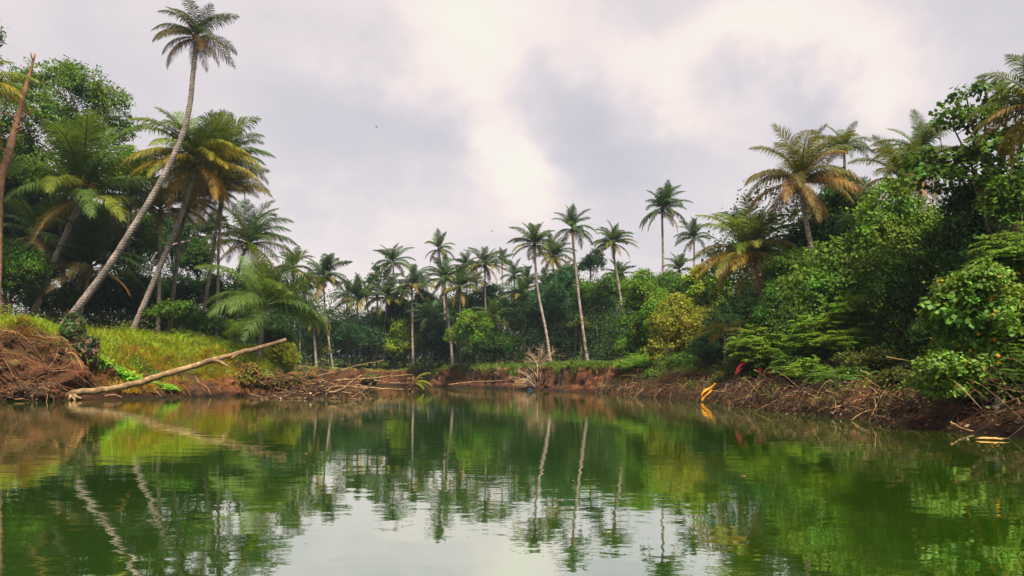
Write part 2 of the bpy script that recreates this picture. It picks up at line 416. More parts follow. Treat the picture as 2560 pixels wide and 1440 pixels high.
_o = np.argsort(_th); _th, _r = _th[_o], _r[_o]; _k = [KIND[i] for i in _o]
_thx = np.concatenate([_th - 2 * pi, _th, _th + 2 * pi])
def edge_r0(th):
    base = np.interp(th, _thx, np.tile(_r, 3))
    sm = (np.interp(th - .02, _thx, np.tile(_r, 3)) + np.interp(th + .02, _thx, np.tile(_r, 3)) + base) / 3
    return sm + 0.35 * fbm(np.cos(th) * 26 + 50, np.sin(th) * 26 + 50, seed=5, octs=4)
_tt = np.linspace(-2 * pi, 2 * pi, 24001); _tr = edge_r0(_tt)
def edge_r(th): return np.interp(th, _tt, _tr)
def prof_w(th):
    return {k: np.interp(th, _thx, np.tile([1.0 if q == k else 0.0 for q in _k], 3)) for k in PROF}
def ground_z(x, y):
    x = np.atleast_1d(np.asarray(x, float)); y = np.atleast_1d(np.asarray(y, float))
    th = np.arctan2(y - CY, x - CX); s = np.hypot(x - CX, y - CY) - edge_r(th)
    s = s + np.clip(s, 0, 1) * 0.45 * fbm(x * .55, y * .55, seed=9, octs=3)
    w = prof_w(th); z = 0
    for k, p in PROF.items():
        p = np.array(p); z = z + w[k] * np.interp(s, p[:, 0], p[:, 1])
    z = z + np.clip(s, 0, 2.5) / 2.5 * (0.20 * fbm(x * .8, y * .8, seed=21, octs=4)) + np.clip(s, 0, 1) * 0.10 * fbm(x * 3.1, y * 3.1, seed=31, octs=3)
    return z
_gx = np.arange(-90, 70, .2); _gy = np.arange(5, 185, .2); _GZ = ground_z(*[q.ravel() for q in np.meshgrid(_gx, _gy, indexing='ij')]).reshape(len(_gx), len(_gy))
def gz(x, y):
    u = min(max((x + 90) / .2, 0), len(_gx) - 2); v = min(max((y - 5) / .2, 0), len(_gy) - 2); i, j = int(u), int(v); u -= i; v -= j
    return float(_GZ[i, j] * (1 - u) * (1 - v) + _GZ[i + 1, j] * u * (1 - v) + _GZ[i, j + 1] * (1 - u) * v + _GZ[i + 1, j + 1] * u * v)

def build_ground():
    # finer angular steps where the banks are in view
    a = np.concatenate([np.linspace(-1.30, 1.20, 700, endpoint=False), np.linspace(1.20, 1.80, 420, endpoint=False),
                        np.linspace(1.80, 3.35, 900, endpoint=False), np.linspace(3.35, 2 * pi - 1.30, 160, endpoint=False)])
    off = np.concatenate([[-30, -12, -5, -2.5, -1.2, -.6, -.3], np.linspace(-.1, 4, 34), np.linspace(4.3, 10, 16), np.linspace(11, 40, 16), [55, 80, 120, 200, 400, 800, 1500]])
    A, S = np.meshgrid(a, off, indexing='ij')
    R = edge_r(A) + S
    R = np.maximum(R, 0.3 + (S + 30) * 0.01)
    X = CX + R * np.cos(A); Y = CY + R * np.sin(A); Z = ground_z(X.ravel(), Y.ravel()).reshape(X.shape)
    # the face itself is rough: push it in and out
    stp = np.exp(-((S - 1.5) / 1.6) ** 2)
    push = stp * ((0.35 + .40 * prof_w(A)['lface']) * fbm(X * 1.3, Y * 1.3, Z * 1.9, seed=41, octs=5))
    wts = prof_w(A); und = (1.15 * wts['lface'] + .9 * wts['ltip'] + .55 * wts['right'] + .45 * wts['rfar'] + .3 * wts['lgrass'])
    hz = .55 * wts['lface'] + .6 * wts['ltip'] + .22 * wts['right'] + .35 * wts['rfar'] + .3 * wts['lgrass'] + .02
    push = push + und * np.exp(-((Z - hz) / (hz * .75)) ** 2) * (S > -.2) * (S < 3) * np.clip(.6 + fbm(A * 40, 0 * A, seed=88, octs=3), 0, 1.5)
    X = X + push * np.cos(A); Y = Y + push * np.sin(A)
    n, k = A.shape
    i = np.arange(n)[:, None]; j = np.arange(k - 1)[None]; i2 = (i + 1) % n
    Q = np.stack([i * k + j, i * k + j + 1, i2 * k + j + 1, i2 * k + j], -1).reshape(-1, 4)[:, ::-1]
    V = np.stack([X, Y, Z], -1).reshape(-1, 3)
    T = None
    o = link('ground', make_mesh('ground', V, Q, T, True, M_SOIL)); o['kind'] = 'structure'
    o['label'] = 'red earth river banks and ground around the water'
build_ground()
wv = np.array([(-70, -85, 0), (45, -85, 0), (45, 135, 0), (-70, 135, 0)], float)
wo = link('water', make_mesh('water', wv, [[0, 1, 2, 3]], None, False, water_material())); wo['kind'] = 'structure'
wo['label'] = 'calm green river water mirroring the trees'

# ------------------------------------------------------------------ coconut palms
def frond_mesh(name, a0, a1, seed, nl=66, droop=0.7, Lm=0.245, wind=0.0, gap=0.05, width=0.0125):
    r = np.random.default_rng(seed); n = 26
    t = np.linspace(0, 1, n); ang = np.radians(a0 + (a1 - a0) * t ** 1.25); ds = 1 / (n - 1)
    P = np.zeros((n, 3)); yaw = np.radians(wind) * t ** 1.5
    for i in range(1, n):
        P[i] = P[i - 1] + ds * np.array([cos(ang[i]) * cos(yaw[i]), cos(ang[i]) * sin(yaw[i]), sin(ang[i])])
    T = unit(np.gradient(P, axis=0))
    mb = MB(); mb.tube(P, np.linspace(0.013, 0.002, n), 4)
    for side in (-1, 1):
        tt = np.linspace(0.13, 0.995, nl) + r.uniform(-.006, .006, nl)
        keep = r.random(nl) > gap; tt = np.clip(tt[keep], 0, 1)
        p = np.stack([np.interp(tt, t, P[:, k]) for k in range(3)], 1); tg = unit(np.stack([np.interp(tt, t, T[:, k]) for k in range(3)], 1))
        S = unit(np.cross(tg, np.array([0, 0, 1.0])) ) * side
        U = np.cross(S * side, tg) 
        al = np.radians(78 - 48 * tt + r.normal(0, 5, len(tt)))[:, None]
        Lf = (Lm * np.minimum(1, .40 + 2.6 * (tt - .1)) * np.minimum(1, .30 + 2.3 * (1 - tt)) * r.uniform(.8, 1.12, len(tt)))[:, None]
        d = unit(tg * np.cos(al) + S * np.sin(al) + U * 0.28)
        g = np.array([0, 0, -1.0]); dr = (droop * r.uniform(.6, 1.35, len(tt)))[:, None]
        d2 = unit(d + g * dr * 0.7); d3 = unit(d + g * dr * 1.7)
        m1 = p + d * Lf * .33; m2 = m1 + d2 * Lf * .34; m3 = m2 + d3 * Lf * .33
        w = tg * width
        nq = len(tt)
        V = np.stack([p - w * .6, p + w * .6, m1 - w, m1 + w, m2 - w * .8, m2 + w * .8, m3], 1)
        b = np.arange(nq)[:, None] * 7
        Q = np.concatenate([b + np.array([[0, 1, 3, 2]]), b + np.array([[2, 3, 5, 4]])]); Tt = b + np.array([[4, 5, 6]])
        mb.add(V.reshape(-1, 3), Q, Tt)
    return mb.mesh(name, M_FROND)

def frond_set(nl, width, Lm, seed):
    F = {}
    for k, (kind, specs) in enumerate({'up': [(84, 52, .3, 0), (78, 30, .45, 14), (80, 40, .4, -12)], 'midup': [(62, -5, .7, 0), (56, -22, .9, 16), (60, 5, .7, -14)],
                                       'mid': [(36, -38, 1.1, 0), (30, -52, 1.3, 12), (38, -28, 1.0, -16)], 'low': [(8, -58, 1.4, 0), (4, -68, 1.6, 10), (12, -48, 1.3, -10)],
                                       'hang': [(-28, -82, 1.4, 0), (-38, -85, 1.5, 8), (-20, -78, 1.3, -8)]}.items()):
        F[kind] = [frond_mesh('frond_' + kind, a, b, seed + k * 3 + q, nl, dr, Lm, wd, .18 if kind == 'hang' else .06, width) for q, (a, b, dr, wd) in enumerate(specs)]
    return F
FR_NEAR = frond_set(88, .0058, .27, 1); FR_FAR = frond_set(62, .0100, .235, 40); FR = FR_NEAR

def nut_mesh():
    mb = MB(); r = np.random.default_rng(5)
    u, v = np.meshgrid(np.arange(6) / 6 * 2 * pi, np.linspace(0, pi, 5))
    for k in range(9):
        c = r.normal(0, 1, 3) * np.array([.075, .075, .06]) + np.array([0, 0, -.05]); s = r.uniform(.028, .042)
        V = np.stack([np.cos(u) * np.sin(v), np.sin(u) * np.sin(v), 1.25 * np.cos(v)], -1).reshape(-1, 3) * s + c
        Q = [(i * 6 + j, i * 6 + (j + 1) % 6, (i + 1) * 6 + (j + 1) % 6, (i + 1) * 6 + j) for i in range(4) for j in range(6)]
        mb.add(V, Q)
    return mb.mesh('coconut_cluster', M_NUT, True)
NUT = nut_mesh()
def flower_mesh():
    mb = MB(); r = np.random.default_rng(8)
    for k in range(34):
        d = unit(np.array([r.normal(0, .6), r.normal(0, .6), r.uniform(-.5, 1)])); e = d * r.uniform(.10, .20) + np.array([0, 0, -.03])
        mb.tube(curve([np.zeros(3), e * .6 + np.array([0, 0, .02]), e], 5), [.006, .008, .009, .007, .003], 3)
    return mb.mesh('flower_spray', M_FLOWER)
FLOWER = flower_mesh()

def mixc(a, b, f): return tuple(a[i] * (1 - f) + b[i] * f for i in range(3))
G_PALM = (.055, .105, .018); G_PALMD = (.030, .070, .018); Y_PALM = (.30, .22, .022); BR_PALM = (.22, .13, .05); G_PALMFAR = (.036, .080, .030)

def palm(label, pts, R, D, dD=0.0, nf=22, green=G_PALM, old=None, dry=0.25, r0=None, up=1.0, hang=1.0, nuts=2, flower=False, group=None, seed=None, name='coconut_palm', frac=1.0, tcol=(1, 1, 1), base_py=None):
    """pts: photo points up the trunk, the last is the crown's heart; R: frond reach in photo pixels; D: distance of the trunk's foot"""
    r = np.random.default_rng(abs(hash(label)) % 99991 if seed is None else seed)
    old = Y_PALM if old is None else old
    pts = [tuple(q) for q in pts]; bx, by = pts[0]
    D = on_land((pts[0][0] - 1280) / FPX, D)
    for _ in range(4):
        z0 = gz((bx - 1280) / FPX * D, D) - .15; gy = YH - (z0 - CH) / D * FPX
        sl = (pts[1][0] - pts[0][0]) / (pts[1][1] - pts[0][1]); bx = pts[0][0] + float(np.clip(sl, -1.2, 1.2)) * (gy - pts[0][1])
    x0 = (bx - 1280) / FPX * D
    W = [np.array([x0, D, z0])]
    for i, (px, py) in enumerate(pts):
        Y = D + dD * (i / max(1, len(pts) - 1))
        w = at(px, py, Y)
        if i < len(pts) - 1 and w[2] < z0 + 0.8: continue
        W.append(w)
    W = np.array(W); base = W[0].copy(); top = W[-1]; Rm = R / FPX * top[1]
    C = curve(W, 46); h = np.linspace(0, 1, 46)
    rt = (r0 / 2 / FPX * D) if r0 else 0.13 + 0.02 * min(1, D / 100)
    rad = rt * (1.0 - (0.46 if D < 58 else .30) * h) * (1 + 0.5 * np.exp(-h * 26)) * (1 + 0.05 * np.where(np.arange(46) % 2, 1, -1))
    th = thing(name, base, label, 'palm', group)
    mb = MB(); mb.tube(C - base, rad, 8)
    link('trunk', mb.mesh('trunk', M_PALMBARK, True), th, color=tcol)
    # leaf bases around the heart
    mb = MB(); hs = C[-1] - base
    mb.tube([hs + np.array([0, 0, -.14 * Rm]), hs + np.array([0, 0, -.05 * Rm]), hs + np.array([0, 0, .05 * Rm])], [rad[-1] * 1.0, rad[-1] * 1.9, rad[-1] * 1.2], 8)
    cb = link('crown_base', mb.mesh('crown_base', M_DEADLEAF, True), th)
    az0 = r.uniform(0, 2 * pi); tlt = r.normal(0, .11, 2); gam = r.uniform(.66, .92) if D < 80 else r.uniform(.75, 1.2); miss = r.uniform(0, .10 if D < 80 else .2); blow = r.uniform(0, 2 * pi)
    nf = int(nf * 1.25)
    for i in range(nf):
        f = i / max(1, nf - 1)
        if i > 4 and r.random() < miss: continue
        f = f ** gam * frac
        k = 'up' if f < .16 * up else 'midup' if f < .42 else 'mid' if f < .68 else 'low' if f < (.92 if hang else 1.1) else 'hang'
        me = (FR_NEAR if D < 75 else FR_FAR)[k][r.integers(3)]
        s = Rm * {'up': 1.08, 'midup': 1.25, 'mid': 1.22, 'low': 1.20, 'hang': 1.05}[k] * r.uniform(.86, 1.12)
        az = az0 + i * 2.39996 + r.normal(0, .14)
        yl = max(0.0, (f - (1 - dry)) / max(dry, .01)) * r.uniform(.5, 1.15) if dry > 0 else 0
        c = mixc(mixc(green, tuple(q * 1.2 for q in green), r.random()), old, min(1, yl))
        if k == 'hang' and r.random() < .5: c = mixc(old, BR_PALM, .7)
        link('frond', me, th, hs + np.array([0, 0, (.5 - f) * .10 * Rm]), (tlt[0] + r.normal(0, .12), tlt[1] + r.normal(0, .10), az + .22 * sin(blow - az)), (s, s, s), c)
    for i in range(nuts):
        az = r.uniform(0, 2 * pi); link('coconut_cluster', NUT, cb, hs + np.array([cos(az) * .08 * Rm, sin(az) * .08 * Rm - .04, -.06 * Rm]), (0, 0, az), float(max(Rm * .85, 1.6)))
    if flower:
        link('flower_spray', FLOWER, cb, hs + np.array([.1, -.35, .12 * Rm]), (0, 0, 0), float(Rm * 1.1))
    return th

GL = 'coconut palms on the left bank'; GF = 'coconut palms of the far forest'; GR = 'coconut palms above the right bank'
# left bank
palm('very tall palm with a long leaning trunk crossing the left group', [(190, 775), (262, 680), (330, 575), (400, 458), (452, 350), (474, 265), (482, 190), (492, 92)], 92, 56, nf=22, green=(.030, .055, .020), old=(.13, .07, .025), dry=.45, r0=21, nuts=4, group=GL, tcol=(.95, .95, 1), seed=3)
palm('broad palm with an orange flower spray at its heart, behind the leaning trunk', [(103, 735), (128, 670), (165, 585), (190, 530), (212, 487)], 185, 60, nf=26, green=(.050, .105, .018), old=(.16, .17, .018), dry=.25, r0=17, flower=True, group=GL, seed=21, up=1.3)
palm('lush palm with yellow drooping lower fronds, crossed by the tall leaning trunk', [(362, 757), (398, 672), (440, 572), (468, 492), (492, 408)], 140, 60.5, nf=34, green=(.075, .135, .016), old=(.42, .28, .015), dry=.62, r0=16, hang=1, nuts=4, group=GL, seed=5, up=1.2)
palm('slim upright palm with dark brown tinged crown hidden behind the yellow fronded one', [(396, 806), (399, 690), (401, 566), (402, 525)], 95, 64, nf=20, green=G_PALMD, old=BR_PALM, dry=.5, r0=11, group=GL, seed=6)
palm('palm whose slightly curved trunk stands just right of the slim upright one', [(425, 815), (437, 700), (456, 560), (482, 500)], 105, 67, nf=20, green=(.05, .1, .02), old=Y_PALM, dry=.5, r0=12, group=GL, seed=7)
palm('right leaning palm with hanging brown fronds at the edge of the left group', [(502, 818), (522, 700), (540, 575), (556, 478)], 112, 66, nf=26, green=(.05, .095, .02), old=(.24, .15, .04), dry=.55, r0=11, group=GL, seed=8)
palm('highest crown of the two close palms at the right of the left group', [(541, 826), (545, 710), (548, 590), (566, 410)], 104, 66, nf=22, green=(.04, .085, .02), old=(.2, .15, .03), dry=.3, r0=9, group=GL, seed=9)
palm('dark green palm standing apart just right of the left group', [(592, 800), (592, 720), (600, 660), (622, 606)], 106, 74, nf=24, green=(.038, .085, .025), old=Y_PALM, dry=.3, group=GL, seed=10)
palm('young short palm with wide arching fronds near the tip of the left bank', [(652, 850), (656, 800), (664, 762)], 140, 62, nf=16, green=(.055, .11, .02), old=Y_PALM, dry=.2, r0=13, frac=.72, nuts=0, group=GL, seed=13, up=1.5)
palm('low dark palm drooping behind the foot of the leaning trunk', [(205, 770), (215, 720), (226, 668)], 125, 62, nf=22, green=(.025, .055, .016), old=(.2, .15, .03), dry=.35, group=GL, seed=14)
palm('palm at the left frame edge with only its frond tips in view', [(-110, 760), (-100, 500), (-85, 215)], 135, 52, nf=22, green=(.075, .12, .015), old=Y_PALM, dry=.4, group=GL, seed=15)
palm('low palm crown in the shade at the far left, above the round bush', [(70, 720), (80, 640), (95, 590)], 100, 64, nf=18, green=(.022, .05, .014), old=BR_PALM, dry=.3, group=GL, seed=16)
palm('small crowned palm peering out behind the left group below the yellow fronds', [(386, 790), (386, 640), (520, 590)], 62, 82, nf=16, green=(.03, .065, .022), old=BR_PALM, dry=.4, nuts=0, group=GL, seed=17)

# far forest
FAR = [  # label, trunk points, reach, distance, fronds, dryness
 ('far palm just right of the young palm, its crown touching the sky', [(738, 905), (736, 760), (735, 668)], 46, 104, 20, .2),
 ('bushy far palm standing alone left of the sky gap', [(830, 905), (815, 800), (808, 692)], 54, 100, 26, .35),
 ('far palm above the leafy crown left of the tall thin one', [(990, 905), (985, 760), (983, 655)], 46, 112, 22, .25),
 ('thin far palm lifting a small crown over the left middle of the forest', [(1118, 905), (1108, 720), (1097, 622)], 38, 112, 18, .3),
 ('far palm with a pale full length trunk left of the middle', [(1132, 912), (1125, 840), (1115, 745), (1110, 696)], 50, 99, 22, .25),
 ('small far palm in the notch right of the thin one', [(1172, 905), (1168, 760), (1165, 663)], 34, 116, 18, .25),
 ('far palm with a short pale stretch of trunk at the middle', [(1222, 905), (1214, 770), (1212, 662)], 46, 108, 22, .3),
 ('tiny far palm crown right of the middle one', [(1262, 905), (1258, 760), (1255, 655)], 27, 122, 16, .25),
 ('low far palm crown between the middle and the tall curved trunk', [(1290, 905), (1288, 780), (1285, 690)], 36, 112, 18, .3),
 ('far palm with the longest pale curved trunk down to the bank', [(1378, 918), (1365, 830), (1345, 730), (1338, 655), (1336, 610)], 52, 93, 24, .4),
 ('yellowish far palm tucked behind the curved trunk palm', [(1392, 905), (1386, 760), (1382, 642)], 48, 104, 22, .6),
 ('high far palm with a straight pale trunk, second from the tall pair', [(1472, 928), (1458, 830), (1443, 710), (1433, 610), (1431, 572)], 52, 92, 22, .2),
 ('far palm with leaning trunk and yellow skirt above the green trees', [(1568, 905), (1552, 750), (1536, 650), (1533, 606)], 48, 92, 24, .35),
 ('tallest far palm, a dark crown on a straight trunk against the sky', [(1660, 880), (1658, 680), (1655, 522)], 56, 96, 26, .12),
 ('second tall far palm against the sky, right of the tallest', [(1738, 880), (1736, 700), (1735, 594)], 42, 104, 22, .15),
 ('young far palm with upright fronds between the two tall ones', [(1700, 880), (1700, 740), (1698, 676)], 38, 92, 12, .0),
 ('low far palm right of the leaning yellow skirted one', [(1552, 900), (1550, 760), (1548, 690)], 36, 100, 18, .3),
 ('hazy far palm low beside the bushy lone one', [(885, 905), (890, 830), (895, 752)], 52, 108, 22, .3),
 ('far palm with a slanting trunk behind the lime tree', [(935, 900), (952, 850), (966, 780), (966, 742)], 58, 102, 24, .35),
 ('far palm crown above the lime tree', [(1032, 900), (1030, 800), (1030, 712)], 48, 110, 22, .35),
 ('dark far palm low behind the pale trunk left of the middle', [(1076, 900), (1078, 850), (1080, 795)], 48, 104, 20, .2),
 ('far palm with a wide crown below the middle notch', [(1152, 900), (1150, 800), (1150, 722)], 50, 104, 22, .4),
 ('hazy far palm at the left end of the far forest', [(862, 905), (866, 800), (868, 738)], 38, 124, 18, .3),
 ('far palm with yellow fronds low in the haze right of the young palm', [(790, 905), (786, 850), (782, 790)], 48, 96, 18, .55),
 ('far palm with fronds spread low over the middle bushes', [(1236, 905), (1236, 850), (1234, 800)], 46, 99, 16, .4),
 ('low far palm left of the curved trunk', [(1312, 905), (1306, 800), (1300, 738)], 44, 104, 18, .3),
 ('far palm crown just over the dark trees left of the high one', [(1412, 905), (1410, 780), (1408, 690)], 40, 112, 18, .35),
 ('hazy far palm in the gap between the young palm and the lone one', [(760, 905), (762, 800), (764, 728)], 40, 118, 18, .3),
 ('distant palm head in the lowest dip of the skyline', [(925, 905), (922, 800), (915, 745)], 34, 128, 16, .25),
 ('distant palm head right of the lowest dip', [(1010, 905), (1008, 800), (1004, 736)], 32, 128, 16, .25),
 ('distant palm head left of the thin palm', [(1062, 905), (1060, 800), (1055, 722)], 34, 126, 16, .25),
 ('distant palm head behind the small notch palm', [(1190, 905), (1190, 800), (1190, 704)], 32, 126, 16, .25),
 ('distant palm head right of the low crown beside the curved trunk', [(1322, 905), (1320, 800), (1318, 700)], 30, 126, 16, .25),
 ('short palm under the yellowish far palm', [(1372, 905), (1368, 800), (1362, 716)], 36, 110, 16, .45),
]
for k, (lb, pts, R, D, nf, dry) in enumerate(FAR):
    palm(lb, pts, R * 1.1, D, nf=nf, green=G_PALMFAR if k % 3 else (.042, .085, .024), old=(.24, .19, .03), dry=dry, group=GF, nuts=1 if k % 2 else 2, seed=100 + k,
         r0=7.5 if D < 100 else 5.5, frac=.6 if 'upright' in lb else 1.0, tcol=(1.25, 1.2, 1.2))
palm('small spiky palm on a thin stem at the right end of the far skyline', [(1782, 880), (1781, 740), (1780, 645)], 24, 84, nf=14, green=G_PALMFAR, dry=.1, nuts=0, r0=4, frac=.62, group=GF, seed=150, name='areca_palm')

# right bank
palm('full palm with long golden drooping fronds above the right bank', [(1920, 805), (1912, 760), (1902, 720), (1878, 632)], 122, 48, nf=36, green=(.085, .140, .020), old=(.40, .27, .03), dry=.5, r0=14, flower=True, group=GR, seed=31)
palm('palm with windblown brownish fronds and a pale trunk high on the right', [(2032, 640), (2020, 580), (2008, 510), (2000, 455)], 130, 45, nf=28, green=(.085, .10, .022), old=(.26, .15, .045), dry=.6, r0=17, nuts=3, group=GR, seed=32, tcol=(1.25, 1.2, 1.2))
palm('palm topping the dark tree behind the windblown one', [(2112, 700), (2112, 450), (2110, 372)], 66, 52, nf=16, green=(.045, .085, .02), old=Y_PALM, dry=.2, group=GR, seed=33, frac=.75)
palm('upright palm rising behind the large leaved tree on the right', [(2300, 700), (2300, 450), (2298, 382)], 100, 42, nf=20, green=(.05, .10, .022), old=Y_PALM, dry=.25, group=GR, seed=34, up=1.6, frac=.85)
palm('palm with brown fronds just above the vine covered mound', [(2250, 700), (2252, 520), (2250, 448)], 105, 40, nf=22, green=(.07, .095, .02), old=(.30, .17, .05), dry=.6, group=GR, seed=35)
palm('palm at the right frame edge with drooping fronds reaching into view', [(2640, 700), (2620, 400), (2600, 272)], 140, 27, nf=24, green=(.06, .10, .02), old=(.28, .18, .05), dry=.5, group=GR, seed=36)
palm('dark palm crown behind the golden fronded palm', [(1850, 800), (1850, 640), (1846, 568)], 55, 66, nf=18, green=(.04, .08, .022), old=Y_PALM, dry=.2, group=GR, seed=37)
palm('low palm with a few yellowing fronds beside the golden palm foot', [(1812, 890), (1812, 860), (1812, 832)], 62, 53, r0=6, nf=9, green=(.10, .12, .02), old=(.42, .32, .06), dry=.7, nuts=0, group=GR, seed=38, frac=.8)
palm('palm half buried in the foliage under the windblown one', [(2178, 700), (2176, 620), (2172, 560)], 78, 43, nf=12, green=(.05, .10, .018), old=Y_PALM, dry=.1, nuts=0, group=GR, seed=39, up=2.2, frac=.7)

# ------------------------------------------------------------------ broadleaf trees and shrubs
def leaves_at(mb, r, pos, nrm, leaf, asp=0.36, axis=None, fold=.12, down=.25):
    n = len(pos)
    ax = r.normal(0, 1, (n, 3)) if axis is None else axis + r.normal(0, .45, (n, 3))
    ax[:, 2] -= down; nrm = unit(nrm); ax = unit(ax - nrm * (ax * nrm).sum(1, keepdims=True))
    sd = np.cross(nrm, ax); l = (leaf * r.uniform(.65, 1.3, n))[:, None]; w = l * asp
    b = pos; tip = pos + ax * l - nrm * l * .10; m = pos + ax * l * .45
    P = np.stack([b, m + sd * w - nrm * l * fold, tip, m - sd * w - nrm * l * fold], 1)
    mb.quads(P)

def sphere_dirs(r, n, low=-.45):
    d = unit(r.normal(0, 1, (int(n * 1.9) + 8, 3))); return d[(d[:, 2] > low) | (r.random(len(d)) < .25)][:n]

def lobe_leaves(mb, r, c, rad, n, leaf, per=14, cl=.16, zmin=None, asp=.36, shell=(.70, 1.06), flat=.45):
    nc = max(4, int(n / per)); d = sphere_dirs(r, nc); nc = len(d)
    rr = r.uniform(*shell, nc)[:, None] * (1 + .22 * vnoise(d[:, 0] * 2.3 + c[0], d[:, 1] * 2.3 + c[1], d[:, 2] * 2.3 + c[2], seed=3))[:, None]
    cc = c + d * rad * rr
    idx = np.repeat(np.arange(nc), per); m = len(idx)
    cs = cl * float(np.mean(rad)) + leaf * .6
    p = cc[idx] + r.normal(0, 1, (m, 3)) * cs * np.array([.62, .62, .42])
    nr = .55 * d[idx] + np.array([0, 0, flat]) + .55 * r.normal(0, 1, (m, 3))
    if zmin is not None:
        k = p[:, 2] > zmin; p, nr, idx = p[k], nr[k], idx[k]
    leaves_at(mb, r, p, nr, leaf, asp)
    return cc

def feather_leaves(mb, r, c, rad, nspray, size, zmin=None):
    """flat sprays of small paired leaflets, held level in tiers"""
    d = sphere_dirs(r, nspray, -.7); n = len(d)
    p0 = c + d * rad * r.uniform(.35, 1.05, n)[:, None]
    p0[:, 2] = np.round(p0[:, 2] / (size * .35)) * size * .35 + r.normal(0, size * .12, n)
    if zmin is not None:
        k = p0[:, 2] > zmin; p0, d = p0[k], d[k]; n = len(d)
    hd = unit(np.stack([d[:, 0] + r.normal(0, .5, n), d[:, 1] + r.normal(0, .5, n), r.normal(.05, .3, n)], 1))
    for j in range(5):                                  # five leaf rachises in a fan
        a = (j - 2) * .42 + r.normal(0, .1, n)
        h = np.stack([hd[:, 0] * np.cos(a) - hd[:, 1] * np.sin(a), hd[:, 0] * np.sin(a) + hd[:, 1] * np.cos(a), hd[:, 2] - .12], 1)
        for q in range(7):
            t = (.18 + q * .13) * size
            pos = p0 + h * t; pos[:, 2] -= (q * .13) ** 2 * size * .30
            sd = unit(np.cross(h, np.array([0, 0, 1.0])))
            for s in (-1, 1):
                nn = np.tile(np.array([0, -.25, 1.0]), (n, 1)) + r.normal(0, .35, (n, 3))
                leaves_at(mb, r, pos, nn, size * .19, .30, axis=(h * .6 + sd * s) * 3, fold=.05, down=.2)

def limb_tubes(mb, r, base, fork, ends, rb, sides=6):
    mid = curve([base, (base + fork) / 2 + r.normal(0, .05, 3) * np.linalg.norm(fork - base), fork], 8)
    mb.tube(mid, np.linspace(rb, rb * .68, 8), sides + 2)
    for e in ends:
        L_ = np.linalg.norm(e - fork); j = r.integers(4, 8)
        q = curve([mid[j], mid[j] * .5 + e * .5 + np.array([0, 0, .10 * L_]) + r.normal(0, .06, 3) * L_, e], 7)
        mb.tube(q, np.linspace(rb * .48, rb * .10, 7), 5)
        for t in range(3):
            s = q[r.integers(3, 7)]; mb.tube(curve([s, s + r.normal(0, .18, 3) * L_ + np.array([0, 0, .06 * L_])], 3), [rb * .13, rb * .09, rb * .03], 3)

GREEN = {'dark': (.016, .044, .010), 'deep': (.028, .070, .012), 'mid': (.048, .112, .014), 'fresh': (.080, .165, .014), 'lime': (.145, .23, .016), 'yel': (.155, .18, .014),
         'blue': (.026, .066, .020), 'olive': (.055, .075, .016), 'teal': (.030, .085, .032)}

